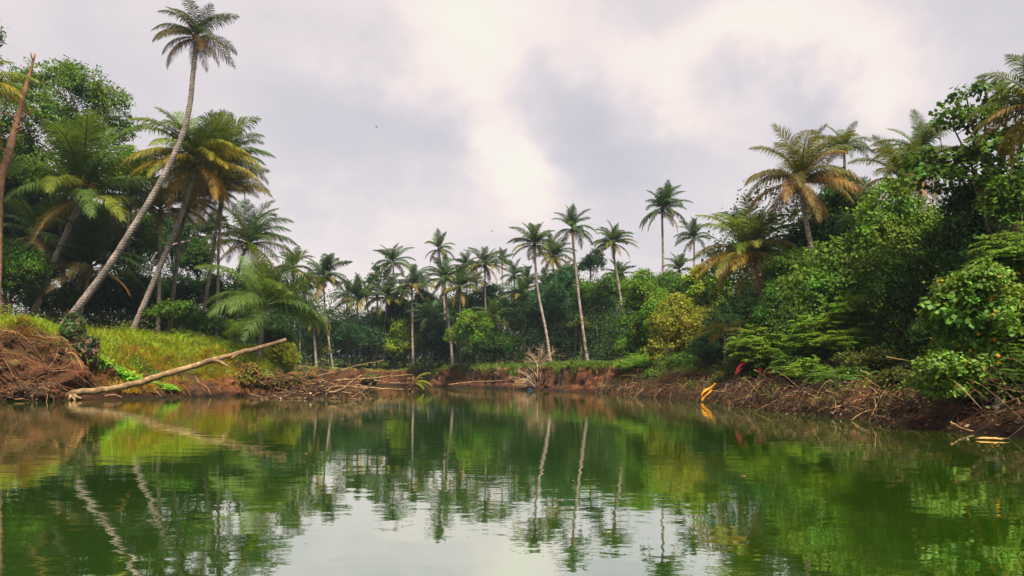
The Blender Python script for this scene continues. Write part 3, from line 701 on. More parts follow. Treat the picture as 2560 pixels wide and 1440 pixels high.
def tree(label, cx, cy, D, rx, rz, col='mid', leaf=.16, style='round', lobes=None, cat='tree', name='broadleaf_tree', group=None, dens=1.0, seed=None, trunk=None, foot=None, depth=1.0, nl=None, mat=None, bark=None, asp=.36, color=None, shell=(.70, 1.06), flat=.45, skirt=0):
    r = np.random.default_rng(abs(sum(ord(ch) * (i + 3) for i, ch in enumerate(label))) % 99991 if seed is None else seed)
    D = on_land((cx - 1280) / FPX, D); S = D / FPX; c = at(cx, cy, D); Rx, Rz = rx * S, rz * S
    fx, fy = (c[0], D) if foot is None else (at(foot[0], 900, foot[1] if len(foot) > 1 else D)[0], foot[1] if len(foot) > 1 else D)
    zg = gz(fx, fy); base = np.array([fx, fy, zg - .15])
    if lobes is None:
        nl = nl or int(np.clip(5 + rx / 14, 6, 13)); LB = []
        for k in range(nl):
            d = sphere_dirs(r, 1, -.55)[0]; rr = r.uniform(.30, .48)
            LB.append((c + d * np.array([Rx, Rx * depth, Rz]) * (1 - rr * .9), np.array([Rx * rr * 1.05, Rx * rr * depth, Rz * rr * 1.1])))
        LB.append((c - np.array([0, 0, .1 * Rz]), np.array([Rx, Rx * depth, Rz]) * .62))
    else:
        LB = []
        for (px, py, a, b) in lobes:
            DD = D + r.normal(0, .35) * a * S
            LB.append((at(px, py, DD), np.array([a * S, a * S * depth, b * S])))
    zmin = zg - .05
    z = c[2] - .45 * Rz
    while skirt and z > zg - .3:
        for k in range(skirt):
            q = .42 * Rx * r.uniform(.75, 1.25); f = (k + .5) / skirt * 2 - 1
            LB.append((np.array([c[0] + f * Rx * .85 + r.normal(0, .12 * Rx), D - r.uniform(0, .5) * Rx * depth, z + r.normal(0, .2 * q)]), np.array([q, q * .8, q * r.uniform(.6, .9)])))
        z -= .55 * Rx
    nbase = len(LB) if not skirt else len(LB)
    th = thing(name, base, label, cat, group)
    mb = MB()
    leafpx = leaf / S / 2.5
    if style in ('round', 'drape', 'airy'):
        for (lc, lr) in LB:
            area = pi * lr[0] * lr[2] / (S * 2.5) ** 2
            n = int(np.clip(dens * 10.0 * area / max(leafpx, 1.5) ** 2, 60, 9000))
            if style == 'airy':
                lobe_leaves(mb, r, lc, lr, int(n * .62), leaf, 16, .10, zmin, asp, (.35, 1.12), flat)
            else:
                lf = leaf * r.uniform(.72, 1.35); lobe_leaves(mb, r, lc, lr, int(n * (leaf / lf) ** 1.5), lf, int(r.integers(8, 20)), r.uniform(.10, .20), zmin, asp * r.uniform(.8, 1.15), shell, flat)
        if style == 'drape':                          # hanging curtains of vine
            for (lc, lr) in LB:
                for k in range(int(7 + lr[0] * 5)):
                    a = r.uniform(pi, 2 * pi); s = lc + np.array([cos(a) * lr[0], sin(a) * lr[1], -.1 * lr[2]]) * r.uniform(.8, 1.05)
                    ln = r.uniform(.8, 2.6) * lr[2]; m = int(ln / leaf * 3.2)
                    t = np.sort(r.random(m)); p = s + np.stack([r.normal(0, .09, m) * (1 + t), r.normal(0, .09, m), -t * ln], 1)
                    k2 = p[:, 2] > zmin; p = p[k2]
                    if len(p) > 3: leaves_at(mb, r, p, np.tile(np.array([cos(a), sin(a), .5]), (len(p), 1)) + r.normal(0, .35, (len(p), 3)), leaf * .9, asp, down=1.0)
    elif style == 'feather':
        for (lc, lr) in LB:
            area = pi * lr[0] * lr[2] / S ** 2
            size = leaf * 4.2
            feather_leaves(mb, r, lc, lr, int(np.clip(dens * 9.0 * area / (size / S) ** 2, 10, 150)), size, zmin)
    colr = color or GREEN[col]
    V = mb.mesh('crown', mat or M_LEAF); V.transform(Matrix.Translation(Vector(-base)))
    link('crown', V, th, color=colr, kind='stuff')
    tb = MB(); ends = [lc - base for lc, _ in LB[:14]]
    fork = (c - base) * np.array([.75, .75, 1]) - np.array([0, 0, .35 * Rz]); fork[2] = max(fork[2], .35)
    limb_tubes(tb, r, np.zeros(3), fork, ends, trunk or max(.035, .05 * Rx))
    link('trunk', tb.mesh('trunk', bark or M_BARK, True), th, color=(1, 1, 1))
    return th

GLT = 'trees and shrubs on the left bank'; GFT = 'trees of the far forest'; GRT = 'trees and shrubs on the right bank'
# left bank
tree('tall airy broadleaf tree with open crown at the upper left', 170, 340, 66, 185, 200, 'fresh', .21, 'airy', [(88, 205, 52, 45), (150, 185, 45, 38), (205, 215, 60, 48), (262, 250, 62, 44), (300, 320, 44, 40), (130, 285, 85, 60), (222, 335, 85, 60), (318, 405, 36, 36), (62, 400, 70, 80), (180, 455, 100, 70), (28, 240, 46, 55), (300, 452, 46, 40), (20, 330, 60, 60)], group=GLT, dens=2.0, trunk=.26, asp=.30, color=(.062, .135, .014))
tree('tree in the top left corner with few leaves in view', -75, 170, 60, 95, 140, 'mid', .18, 'airy', group=GLT, trunk=.2)
tree('dark shaded tree mass at the left frame edge', 15, 520, 70, 120, 170, 'dark', .20, group=GLT, dens=1.2, trunk=.2)
tree('dark tree filling the shade behind the orange flowered palm', 130, 600, 72, 120, 110, 'dark', .20, group=GLT, dens=1.2, trunk=.2)
tree('round leafy green bush at the left frame edge', 28, 690, 58, 100, 92, 'mid', .15, group=GLT, cat='bush', name='bush')
tree('bright yellow green tree crown behind the leaning trunk', 318, 435, 70, 62, 66, 'lime', .20, group=GLT, trunk=.15)
tree('dark leafy tree between the palm trunks', 325, 580, 76, 95, 90, 'deep', .20, group=GLT, trunk=.16)
tree('rounded dark tree seen between the palm trunks against the sky', 492, 652, 80, 56, 52, 'deep', .18, group=GLT, trunk=.12)
tree('dark shrub left of the paired palm trunks', 445, 740, 74, 62, 60, 'dark', .16, group=GLT, cat='shrub', name='shrub')
tree('dark shrub behind the foot of the leaning palm', 250, 745, 66, 90, 55, 'dark', .16, group=GLT, cat='shrub', name='shrub')
tree('shrub in shade right of the leaning palm foot', 345, 745, 68, 70, 60, 'deep', .16, group=GLT, cat='shrub', name='shrub')
tree('broad leaved low shrub in front of the palm trunks', 425, 778, 61, 62, 26, 'mid', .20, group=GLT, cat='shrub', name='shrub', asp=.28)
tree('dark shrub behind the right leaning palm', 545, 750, 76, 56, 62, 'deep', .17, group=GLT, cat='shrub', name='shrub')
tree('low mixed shrub at the palm feet by the grass edge', 500, 805, 66, 60, 34, 'mid', .15, group=GLT, cat='shrub', name='shrub')
tree('dim shrub at the back of the grass, far left', 130, 745, 62, 70, 40, 'deep', .15, group=GLT, cat='shrub', name='shrub')
tree('dark thicket under the young palm', 690, 842, 66, 48, 42, 'deep', .15, group=GLT, cat='thicket', name='shrub')
tree('yellow green bush hanging over the tip of the left bank', 700, 902, 62.5, 52, 46, 'yel', .13, group=GLT, cat='bush', name='bush')
tree('fine leaved shrub left of the young palm', 610, 825, 66, 52, 36, 'fresh', .14, group=GLT, cat='shrub', name='shrub', asp=.14)
tree('deep green tree closing the gap behind the left palms', 430, 620, 96, 90, 90, 'blue', .22, group=GLT, trunk=.15)
tree('dark tree behind the palm that stands apart', 640, 730, 92, 70, 75, 'deep', .2, group=GLT, trunk=.15)

# far forest
FT = [('lime green tree standing out before the dark far forest', 1015, 852, 97, 56, 62, 'lime', .20), ('medium green tree right of the pale trunk', 1185, 830, 100, 68, 66, 'fresh', .2),
 ('low green bush under the middle palms', 1250, 862, 98, 55, 48, 'deep', .18), ('blue tinged dark tree right of the lone palm', 872, 842, 112, 52, 58, 'blue', .2),
 ('dark tree between slanting trunk and lone palm', 925, 830, 116, 50, 66, 'blue', .2), ('shaded tree left of the pale trunk palm', 1095, 850, 106, 46, 56, 'dark', .2),
 ('dark crown left of the curved trunk', 1310, 790, 104, 66, 74, 'blue', .2), ('big dark tree between the two pale trunks', 1405, 745, 102, 72, 80, 'teal', .22),
 ('dark tree right of the straight pale trunk', 1505, 735, 100, 66, 66, 'mid', .22), ('high dark round tree head against the sky', 1476, 655, 112, 38, 32, 'dark', .22),
 ('light thin tree in front of the straight pale trunk', 1450, 812, 93.5, 36, 26, 'olive', .16), ('dark bush deep below the two pale trunks', 1415, 850, 106, 60, 52, 'dark', .2),
 ('airy tree beside the palm left of the thin one', 942, 694, 114, 30, 36, 'deep', .2), ('hazy tree at the left end of the far forest', 782, 840, 118, 48, 66, 'blue', .2),
 ('dark tree deep below the leaning trunk palm', 1520, 830, 102, 56, 72, 'dark', .2), ('dark tree in the hollow left of the lime tree', 985, 800, 118, 50, 66, 'dark', .2),
 ('dark tree above the middle bushes', 1230, 770, 112, 62, 60, 'blue', .2), ('tree in shade under the yellowish palm', 1370, 800, 112, 54, 70, 'dark', .2),
 ('dark tree behind the lime tree', 1060, 790, 118, 52, 62, 'blue', .2), ('shaded tree under the middle notch', 1150, 790, 114, 52, 60, 'dark', .2),
 ('hazy blue tree behind the young palm', 735, 800, 112, 50, 80, 'teal', .2), ('small bush at the foot of the lone far palm', 800, 878, 100, 34, 26, 'olive', .16)]
for (lb, cx, cy, D, rx, rz, col, lf) in FT:
    tree(lb, cx, cy, D, rx, rz, col, lf, group=GFT, trunk=.13, cat='bush' if 'bush' in lb else 'tree', name='bush' if 'bush' in lb else 'broadleaf_tree', style='airy' if ('airy' in lb or 'thin' in lb) else 'round', dens=1.1)

# right, middle distance
RT = [('fresh green tree at the left end of the right bank trees', 1608, 738, 74, 58, 62, 'fresh', .17), ('green tree under the tallest far palm', 1690, 725, 80, 72, 52, 'mid', .18),
 ('yellow green tree crown below the spiky thin palm', 1768, 715, 72, 58, 55, 'lime', .17), ('rounded yellow tinged tree in front of the right bank trees', 1715, 822, 60, 84, 80, 'yel', .16),
 ('green tree left of the rounded yellow tinged one', 1600, 848, 70, 52, 66, 'mid', .16), ('dark green tree right of the rounded yellow tinged one', 1800, 850, 57, 70, 72, 'teal', .16),
 ('light green tree between left end tree and rounded one', 1650, 800, 68, 48, 56, 'fresh', .16), ('tall dark filler tree behind the golden palm', 1880, 770, 64, 80, 80, 'deep', .17)]
for (lb, cx, cy, D, rx, rz, col, lf) in RT:
    tree(lb, cx, cy, D, rx, rz, col, lf, group=GRT, trunk=.13, dens=1.1, skirt=3, mat=M_LEAFY if 'yellow tinged tree in' in lb else None)
tree('low feathery shrub at the left end of the right bank', 1590, 908, 64, 62, 26, 'fresh', .10, 'feather', group=GRT, skirt=3, cat='shrub', name='feathery_shrub')
tree('low leafy shrub hanging over the red bank', 1700, 912, 57, 66, 34, 'mid', .14, group=GRT, cat='shrub', name='shrub')
tree('dark shrub at the foot of the dark green tree', 1790, 910, 54, 50, 34, 'dark', .14, group=GRT, cat='shrub', name='shrub')

# right, near
tree('dark tall tree under the palm behind the windblown one', 2105, 500, 50, 72, 88, 'deep', .15, group=GRT, skirt=3, trunk=.2, dens=1.1)
tree('shaded tree behind the pale palm trunk', 2050, 610, 47, 105, 82, 'dark', .15, group=GRT, skirt=3, trunk=.2, dens=1.1)
tree('bright vine covered mound rising highest on the right bank', 2225, 545, 36, 100, 85, 'lime', .15, 'drape', [(2225, 500, 62, 46), (2190, 540, 52, 40), (2285, 545, 62, 50), (2240, 590, 90, 60), (2330, 590, 60, 50)], group=GRT, skirt=3, color=(.075, .150, .016), trunk=.16, shell=(.85, 1.04))
tree('vine draped tree left of the highest mound', 2110, 690, 37, 130, 110, 'fresh', .15, 'drape', [(2060, 660, 62, 44), (2120, 640, 66, 46), (2180, 600, 60, 44), (2010, 720, 56, 44), (2110, 730, 90, 66), (2170, 700, 70, 60)], group=GRT, skirt=3, color=(.060, .125, .016), trunk=.16, shell=(.85, 1.04))
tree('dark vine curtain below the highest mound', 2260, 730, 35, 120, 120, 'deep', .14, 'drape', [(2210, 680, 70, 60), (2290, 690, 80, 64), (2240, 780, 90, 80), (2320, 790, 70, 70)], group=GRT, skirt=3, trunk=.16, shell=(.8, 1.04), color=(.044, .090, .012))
tree('large leaved tree with level tiers of foliage at the upper right', 2460, 330, 31, 140, 140, 'mid', .20, 'round', [(2415, 235, 40, 16), (2470, 225, 48, 20), (2370, 292, 48, 18), (2440, 300, 66, 26), (2520, 260, 52, 30), (2300, 405, 62, 20), (2380, 395, 72, 26), (2460, 380, 80, 34), (2530, 350, 60, 50), (2330, 440, 66, 26), (2430, 450, 84, 40), (2530, 450, 70, 50)], group=GRT, color=(.050, .100, .016), trunk=.18, asp=.46, foot=(2500, 31), shell=(.6, 1.05), flat=.7)
tree('dark tree below the large leaved one', 2450, 560, 32, 130, 110, 'deep', .13, group=GRT, skirt=3, dens=1.1, trunk=.16)
tree('leafy tree at the right edge above the feathery branches', 2540, 520, 27, 80, 90, 'mid', .13, group=GRT, trunk=.14)
tree('mid green tree left of the vine draped tree', 1985, 700, 45, 84, 74, 'mid', .13, group=GRT, skirt=3, trunk=.14)
tree('dark green tree beside the golden palm trunk', 1965, 800, 43, 78, 76, 'deep', .13, group=GRT, skirt=3, trunk=.14)
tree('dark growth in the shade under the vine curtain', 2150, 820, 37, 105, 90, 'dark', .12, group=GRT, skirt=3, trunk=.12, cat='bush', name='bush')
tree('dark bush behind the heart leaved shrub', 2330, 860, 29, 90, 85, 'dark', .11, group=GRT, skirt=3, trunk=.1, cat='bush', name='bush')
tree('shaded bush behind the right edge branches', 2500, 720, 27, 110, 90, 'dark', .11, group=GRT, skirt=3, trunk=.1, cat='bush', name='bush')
tree('feathery shrub spreading over the middle of the right bank', 2080, 840, 35.5, 105, 60, 'fresh', .085, 'feather', group=GRT, skirt=3, cat='shrub', name='feathery_shrub')
tree('feathery shrub above the coloured rags', 1905, 865, 43, 82, 52, 'fresh', .085, 'feather', group=GRT, skirt=3, cat='shrub', name='feathery_shrub')
tree('small feathery shrub right of the coloured rags', 2010, 912, 36, 72, 36, 'mid', .085, 'feather', group=GRT, skirt=3, cat='shrub', name='feathery_shrub')
tree('feathery branches under the vine draped tree', 2150, 770, 35, 80, 40, 'fresh', .085, 'feather', group=GRT, skirt=3, cat='shrub', name='feathery_shrub')
tree('heart leaved bush with yellow spots overhanging the water', 2420, 840, 20.5, 110, 150, 'fresh', .115, 'round', [(2400, 730, 62, 44), (2460, 700, 60, 44), (2370, 790, 60, 50), (2440, 790, 80, 60), (2400, 870, 80, 60), (2350, 920, 56, 38), (2320, 960, 44, 28), (2430, 930, 60, 46), (2510, 760, 50, 50), (2455, 985, 40, 24), (2380, 975, 40, 26)], group=GRT, dens=1.9, foot=(2480, 23), shell=(.45, 1.12), mat=M_LEAFY, asp=.46, color=(.085, .175, .020), cat='bush', name='bush', trunk=.07)
tree('big feathery spray at the right edge below the leafy tree', 2545, 640, 22, 95, 75, 'lime', .075, 'feather', group=GRT, skirt=3, cat='shrub', name='feathery_shrub', color=(.085, .165, .02))
tree('feathery branches at the right edge beside the heart leaved bush', 2550, 800, 21, 70, 70, 'fresh', .075, 'feather', group=GRT, skirt=3, cat='shrub', name='feathery_shrub')
tree('low feathery branches at the right edge over the brushwood', 2545, 920, 20, 56, 52, 'mid', .07, 'feather', group=GRT, skirt=3, cat='shrub', name='feathery_shrub')
tree('small fresh shrub on the red bank near the orange cloth', 1735, 965, 49, 24, 16, 'fresh', .10, group=GRT, cat='shrub', name='shrub')
tree('low creeping shrub at the water line where the banks meet', 1530, 962, 68, 36, 20, 'lime', .12, group=GRT, cat='shrub', name='shrub')
tree('olive shrub above the orange rag', 1850, 915, 44, 48, 30, 'olive', .10, group=GRT, skirt=3, cat='shrub', name='shrub')
tree('tangled shrub over the brushwood in the middle of the right bank', 2170, 905, 32, 80, 40, 'olive', .09, group=GRT, skirt=3, cat='shrub', name='shrub')

tree('low olive shrub at the water below the vine curtain', 2240, 955, 26.5, 70, 32, 'olive', .08, group=GRT, cat='shrub', name='shrub', skirt=3)
tree('low feathery shrub over the brushwood left of the vine curtain', 2100, 945, 31.5, 72, 30, 'mid', .075, 'feather', group=GRT, cat='shrub', name='feathery_shrub', skirt=2)
tree('small green shrub right of the bright yellow rag', 1985, 948, 36, 42, 24, 'mid', .09, group=GRT, cat='shrub', name='shrub')
tree('small leafy shrub just right of the orange cloth', 1815, 950, 46, 40, 24, 'olive', .10, group=GRT, cat='shrub', name='shrub')
tree('dark low shrub at the water by the grey torn sheet', 2450, 1010, 21, 60, 28, 'deep', .08, group=GRT, cat='shrub', name='shrub')
tree('scrubby bush on the red bank below the rounded yellow tinged tree', 1650, 938, 58, 52, 22, 'mid', .12, group=GRT, cat='bush', name='bush')

# slender trunks in the dark gaps of the far forest
SLN = ['slender pale trunk just right of the young palm', 'slender trunk half hidden behind the young palm fronds', 'left one of two close slender trunks in the hazy gap', 'right one of two close slender trunks in the hazy gap',
       'slender trunk behind the lime tree', 'slender trunk right beside the lime tree', 'slender trunk above the small dead bush', 'slender trunk between the small and the large dead bush', 'slender trunk between the two long pale palm trunks',
       'slender trunk just right of the straight pale palm trunk', 'second slender trunk right of the straight pale palm trunk', 'slender trunk near where far bank and right bank meet', 'slender trunk at the left edge of the right bank trees',
       'slender trunk left of the bushy lone far palm', 'slender trunk just left of the curved pale trunk', 'slender trunk under the medium green far tree', 'slender trunk below the leaning far palm', 'slender trunk behind the bushy lone far palm']
for k, (px, top, D) in enumerate([(750, 760, 104), (716, 800, 100), (892, 790, 108), (898, 800, 107), (1035, 770, 108), (1080, 800, 106), (1245, 790, 104), (1262, 800, 106), (1430, 790, 99), (1490, 790, 97), (1500, 800, 99), (1520, 790, 98),
                                  (1590, 800, 84), (770, 780, 106), (1345, 800, 104), (1178, 800, 105), (1555, 800, 92), (820, 790, 112)]):
    r = np.random.default_rng(700 + k); D = on_land((px - 1280) / FPX, D); b = at(px, 900, D); b[2] = gz(b[0], b[1]) - .1
    th = thing('slender_tree', b, SLN[k], 'tree', 'slender trunks in the far forest')
    t = at(px + r.normal(0, 12), top, D) - b
    mb = MB(); mb.tube(curve([np.zeros(3), t * .5 + r.normal(0, .12, 3), t], 10), np.linspace(.10, .05, 10) * r.uniform(.8, 1.4), 6)
    link('trunk', mb.mesh('trunk', M_PALMBARK, True), th, color=(1.1, 1.05, 1.05))
    mb = MB(); lobe_leaves(mb, r, t, np.array([1.3, 1.3, 1.0]), 260, .2, 13, .2)
    link('crown', mb.mesh('crown', M_LEAF), th, color=GREEN['blue'], kind='stuff')

# the wood beyond, one mass
def backdrop():
    r = np.random.default_rng(77); mb = MB()
    for k in range(230):
        px = r.uniform(560, 1900); D = r.uniform(120, 165)
        top = np.interp(px, [560, 720, 860, 920, 1000, 1200, 1500, 1620, 1760, 1900], [700, 715, 745, 755, 735, 715, 700, 690, 690, 680])
        py = top + abs(r.normal(0, 95)) + 25
        a = r.uniform(35, 60) * D / FPX
        lobe_leaves(mb, r, at(px, py, D), np.array([a, a, a * r.uniform(.8, 1.2)]), 420, .34, 14, .2)
    o = link('distant_wood', mb.mesh('distant_wood', M_LEAF), color=(.032, .068, .020)); tag(o, 'hazy mass of distant forest closing the skyline behind the palms', 'forest', kind='stuff')
    mb = MB()
    for k in range(620):                               # low growth between the trunks
        px = r.uniform(640, 1640); D = on_land((px - 1280) / FPX, 97 + 45 * r.random() ** 1.1, 10.0) if px < 1500 else r.uniform(84, 105)
        b = at(px, 900, D); z = gz(b[0], D); a = r.uniform(.9, 2.2)
        lobe_leaves(mb, r, np.array([b[0], D, z + a * .5 + r.uniform(0, 1) ** 1.5 * 6.0]), np.array([a * 1.3, a * 1.3, a]), 230, .22, 14, .2)
    o = link('undergrowth', mb.mesh('undergrowth', M_LEAF), color=(.024, .054, .014)); tag(o, 'dark undergrowth between the trunks of the far forest', 'undergrowth', kind='stuff')
    mb = MB()
    for k in range(330):                               # woods closing the back of both banks
        if k % 2: px = r.uniform(1820, 2900); D = r.uniform(50, 70); py = r.uniform(540, 900)
        else:
            px = r.uniform(-500, 720); D = r.uniform(74, 110); top = np.interp(px, [0, 300, 380, 450, 720], [420, 560, 690, 715, 730]); py = r.uniform(top, 850)
        a = r.uniform(1.5, 3.0)
        lobe_leaves(mb, r, at(px, py, D), np.array([a, a, a]), 420, .24, 14, .2)
    for k in range(160):
        px = r.uniform(-450, 720); D = r.uniform(70, 84); b = at(px, 800, D); a = r.uniform(1.0, 1.9)
        lobe_leaves(mb, r, np.array([b[0], D, gz(b[0], D) + r.uniform(.2, 2.6)]), np.array([a * 1.2, a * 1.2, a]), 320, .2, 14, .2)
    o = link('back_wood', mb.mesh('back_wood', M_LEAF), color=(.018, .046, .014)); tag(o, 'dark wood closing the back behind both river banks', 'forest', kind='stuff')
backdrop()

# ------------------------------------------------------------------ grass
def grass(name, label, n, region, hgt, col, mat, width=.03, seed=1, lean=.45, cat='grass'):
    r = np.random.default_rng(seed); xs = []; ys = []
    px, py2 = region(r, n); x, y = px, py2
    z = ground_z(x, y); k = z > .12; x, y, z = x[k], y[k], z[k]; n = len(x)
    tuft = .55 + .75 * np.clip(fbm(x * .7, y * .7, seed=seed + 3, octs=3) * .7 + .5, 0, 1.3)
    h = hgt * r.uniform(.5, 1.25, n) * tuft; a = r.uniform(0, 2 * pi, n)
    b = np.stack([x, y, z - .03], 1); w = np.stack([np.cos(a), np.sin(a), 0 * a], 1) * width * r.uniform(.6, 1.3, n)[:, None]
    ld = np.stack([r.normal(0, lean, n) + .12, r.normal(0, lean, n) - .1, np.ones(n)], 1); ld = unit(ld)
    m = b + ld * (h * .55)[:, None]; l2 = unit(ld + np.stack([ld[:, 0], ld[:, 1], -.35 * np.ones(n)], 1) * .9); t = m + l2 * (h * .5)[:, None]
    V = np.stack([b - w * .5, b + w * .5, m + w * .42, m - w * .42, t], 1).reshape(-1, 3); i = np.arange(n)[:, None] * 5
    o = link(name, make_mesh(name, V, i + np.array([[0, 1, 2, 3]]), i + np.array([[3, 2, 4]]), False, mat), color=col)
    return tag(o, label, cat, kind='stuff')

def bank_region(th0, th1, s0, s1, pw=1.0, mask=None):
    def f(r, n):
        th = r.uniform(th0, th1, n); s = s0 + (s1 - s0) * r.random(n) ** pw; R = edge_r(th) + s
        x, y = CX + R * np.cos(th), CY + R * np.sin(th)
        if mask is not None:
            k = mask(x, y, th, s, r); x, y = x[k], y[k]
        return x, y
    return f
def th_of(p): return math.atan2(p[1] - CY, p[0] - CX)
T_TIP, T_600, T_400, T_200, T_0 = (th_of(wp(*q)) % (2 * pi) for q in ((752, 985), (600, 990), (400, 994), (205, 1000), (0, 1003)))
def _up(x, y, th, s, r):                                # grass keeps off the bare faces
    z = ground_z(x, y); w = np.interp(th, [T_TIP, T_600, T_400, T_200, T_0], [.9, 1.6, 1.5, 3.0, 3.0])
    return s + .7 * fbm(x * .9, y * .9, seed=61, octs=3) > w
grass('grass', 'bright green grass covering the top of the left bank', 95000, bank_region(T_TIP - .02, T_0 + .18, .9, 16, 1.3, _up), .52, (.205, .265, .008), M_GRASS, .035, 1)
def _dry(x, y, th, s, r): return fbm(x * .6, y * .6, seed=71, octs=3) + r.normal(0, .2, len(x)) > -.05
grass('dry_grass', 'ochre dry grass hanging on the slope above the fallen log', 26000, bank_region(T_600 - .10, T_200 - .10, .25, 4.2, 1.0, _dry), .46, (.30, .19, .016), M_DRYGRASS, .03, 2, .7)
grass('fringe_grass', 'yellow dry grass fringe along the lip of the root hung bank', 9000, bank_region(T_200 - .02, T_0 + .15, 2.0, 3.6), .40, (.24, .17, .025), M_DRYGRASS, .03, 4, .6)
grass('far_grass', 'green grass strip on top of the far red bank', 24000, bank_region(th_of(wp(1520, 983)), th_of((-17, 118)), 2.3, 7.0, 1.4), .34, (.07, .13, .014), M_GRASS, .06, 3)
grass('right_grass', 'thin dry grass and weeds on the right bank slope', 15000, bank_region(-1.22, th_of(wp(1500, 983)), .7, 5.0, 1.0, lambda x, y, th, s, r: fbm(x * .5, y * .5, seed=81, octs=3) > -.1), .38, (.14, .12, .02), M_DRYGRASS, .022, 5, .6)

def weeds():
    r = np.random.default_rng(23); mb = MB()
    for k in range(330):
        th = r.uniform(T_TIP, T_0 + .15); s = r.uniform(1.8, 13); R = edge_r(th) + s; x, y = CX + R * cos(th), CY + R * sin(th); h = r.uniform(.35, .95) * (1 if s < 8 else 1.4)
        n = int(r.integers(14, 40)); t = r.random(n); p = np.array([x, y, gz(x, y)]) + np.stack([r.normal(0, .22, n) * (.4 + t), r.normal(0, .22, n), t * h], 1)
        leaves_at(mb, r, p, r.normal(0, .45, (n, 3)) + np.array([0, -.3, .8]), r.uniform(.10, .22), r.uniform(.14, .4))
    o = link('weeds', mb.mesh('weeds', M_LEAF), color=(.085, .130, .010)); tag(o, 'leafy green weeds scattered through the left bank grass', 'weeds', kind='stuff')
    mb = MB()
    for k in range(420):
        th = r.uniform(-1.2, 1.05); s = r.uniform(.5, 4.5)
        if fbm(np.array([th * 17.]), np.array([s * .4]), seed=93, octs=3)[0] < r.uniform(-.5, .3): continue
        R = edge_r(th) + s; x, y = CX + R * cos(th), CY + R * sin(th); h = r.uniform(.25, .9); n = int(r.integers(25, 70)); t = r.random(n)
        p = np.array([x, y, gz(x, y)]) + np.stack([r.normal(0, .26, n) * (.5 + t), r.normal(0, .26, n), t * h], 1)
        leaves_at(mb, r, p, r.normal(0, .45, (n, 3)) + np.array([-.3, -.3, .8]), r.uniform(.06, .13), r.uniform(.2, .45))
    o = link('bank_weeds', mb.mesh('bank_weeds', M_LEAFY), color=(.075, .125, .014)); tag(o, 'small green weeds growing over the right bank brushwood', 'weeds', kind='stuff')
    mb = MB(); n = 90; y = r.uniform(9, 60, n); x = r.uniform(-.62, .62, n) * y; k = (x < 9.5) & (x > -24 - 0 * y); x, y = x[k], y[k]; n = len(x)
    leaves_at(mb, r, np.stack([x, y, np.full(n, .012)], 1), np.tile(np.array([0, 0, 1.0]), (n, 1)) + r.normal(0, .1, (n, 3)), .07, .4, fold=-.08, down=0)
    o = link('floating_leaves', mb.mesh('floating_leaves', M_DEADLEAF)); tag(o, 'small fallen leaves drifting on the calm water', 'leaves', kind='stuff')
weeds()

# ------------------------------------------------------------------ roots, brushwood and driftwood
def snap(px, py, D0=44, D1=70):
    """the bank point seen at a photo pixel"""
    Y = np.linspace(D0, D1, 900); x = (px - 1280) / FPX * Y; z = CH + (YH - py) / FPX * Y
    g = ground_z(x, Y); k = np.where(g >= z)[0]
    i = k[0] if len(k) else len(Y) - 1
    return np.array([x[i], Y[i], z[i]])

def roots():
    r = np.random.default_rng(41); mb = MB()
    for k in range(300):                               # fine hanging roots on the face
        th = r.uniform(T_200 - .06, T_0 + .16); s = r.uniform(1.2, 3.3); n = 6; pts = []
        ds = r.uniform(-.2, 2.2); dth = r.normal(0, .11)
        for q in range(n):
            f = q / (n - 1); R = edge_r(np.array([th + dth * f]))[0] + max(.1, s - ds * f); x, y = CX + R * cos(th + dth * f), CY + R * sin(th + dth * f)
            pts.append([x + r.normal(0, .10), y + r.normal(0, .05) - .15 * sin(pi * f), gz(x, y) + .03 + .45 * sin(pi * f) * r.random()])
        mb.tube(curve(pts, 9), np.linspace(1, .4, 9) * r.uniform(.007, .020) * (2.2 if r.random() < .12 else 1), 4)
    for k in range(160):                               # under the lip at the tip and below the dry grass
        th = r.uniform(T_TIP - .03, T_400); s = r.uniform(.4, 2.0); pts = []
        for q in range(5):
            f = q / 4; R = edge_r(np.array([th]))[0] + max(.02, s * (1 - f)); x, y = CX + R * cos(th) + r.normal(0, .05), CY + R * sin(th)
            pts.append([x, y - .05, gz(x, y) + .05])
        mb.tube(curve(pts, 7), np.linspace(1, .4, 7) * r.uniform(.008, .02), 3)
    o = link('root_tangle', mb.mesh('root_tangle', M_ROOT)); tag(o, 'tangle of thin brown roots hanging over the left bank face', 'roots', kind='stuff')
roots()

def branch(name, label, cat, pts, r0, r1, mat=None, group=None, forks=0, seed=1, sides=7, color=(1, 1, 1), wob=.0):
    r = np.random.default_rng(seed); P = np.array(pts, float); base = P[0].copy(); C = curve(P - base, 20)
    if wob: C[1:-1] += r.normal(0, wob, C[1:-1].shape)
    mb = MB(); mb.tube(C, np.linspace(r0, r1, 20) * (1 + .06 * r.normal(0, 1, 20)), sides)
    L_ = np.linalg.norm(C[-1] - C[0])
    for f in range(forks):
        i = r.integers(4, 18); d = unit(C[min(i + 1, 19)] - C[i - 1] + r.normal(0, .8, 3) * np.linalg.norm(C[min(i + 1, 19)] - C[i - 1]))
        e = C[i] + d * L_ * r.uniform(.12, .3); mb.tube(curve([C[i], (C[i] + e) / 2 + r.normal(0, .03, 3) * L_, e], 7), np.linspace(r0 * .5, r1 * .4, 7), 5)
    o = link(name, mb.mesh(name, mat or M_LOG, True), loc=base, color=color)
    return tag(o, label, cat, group)

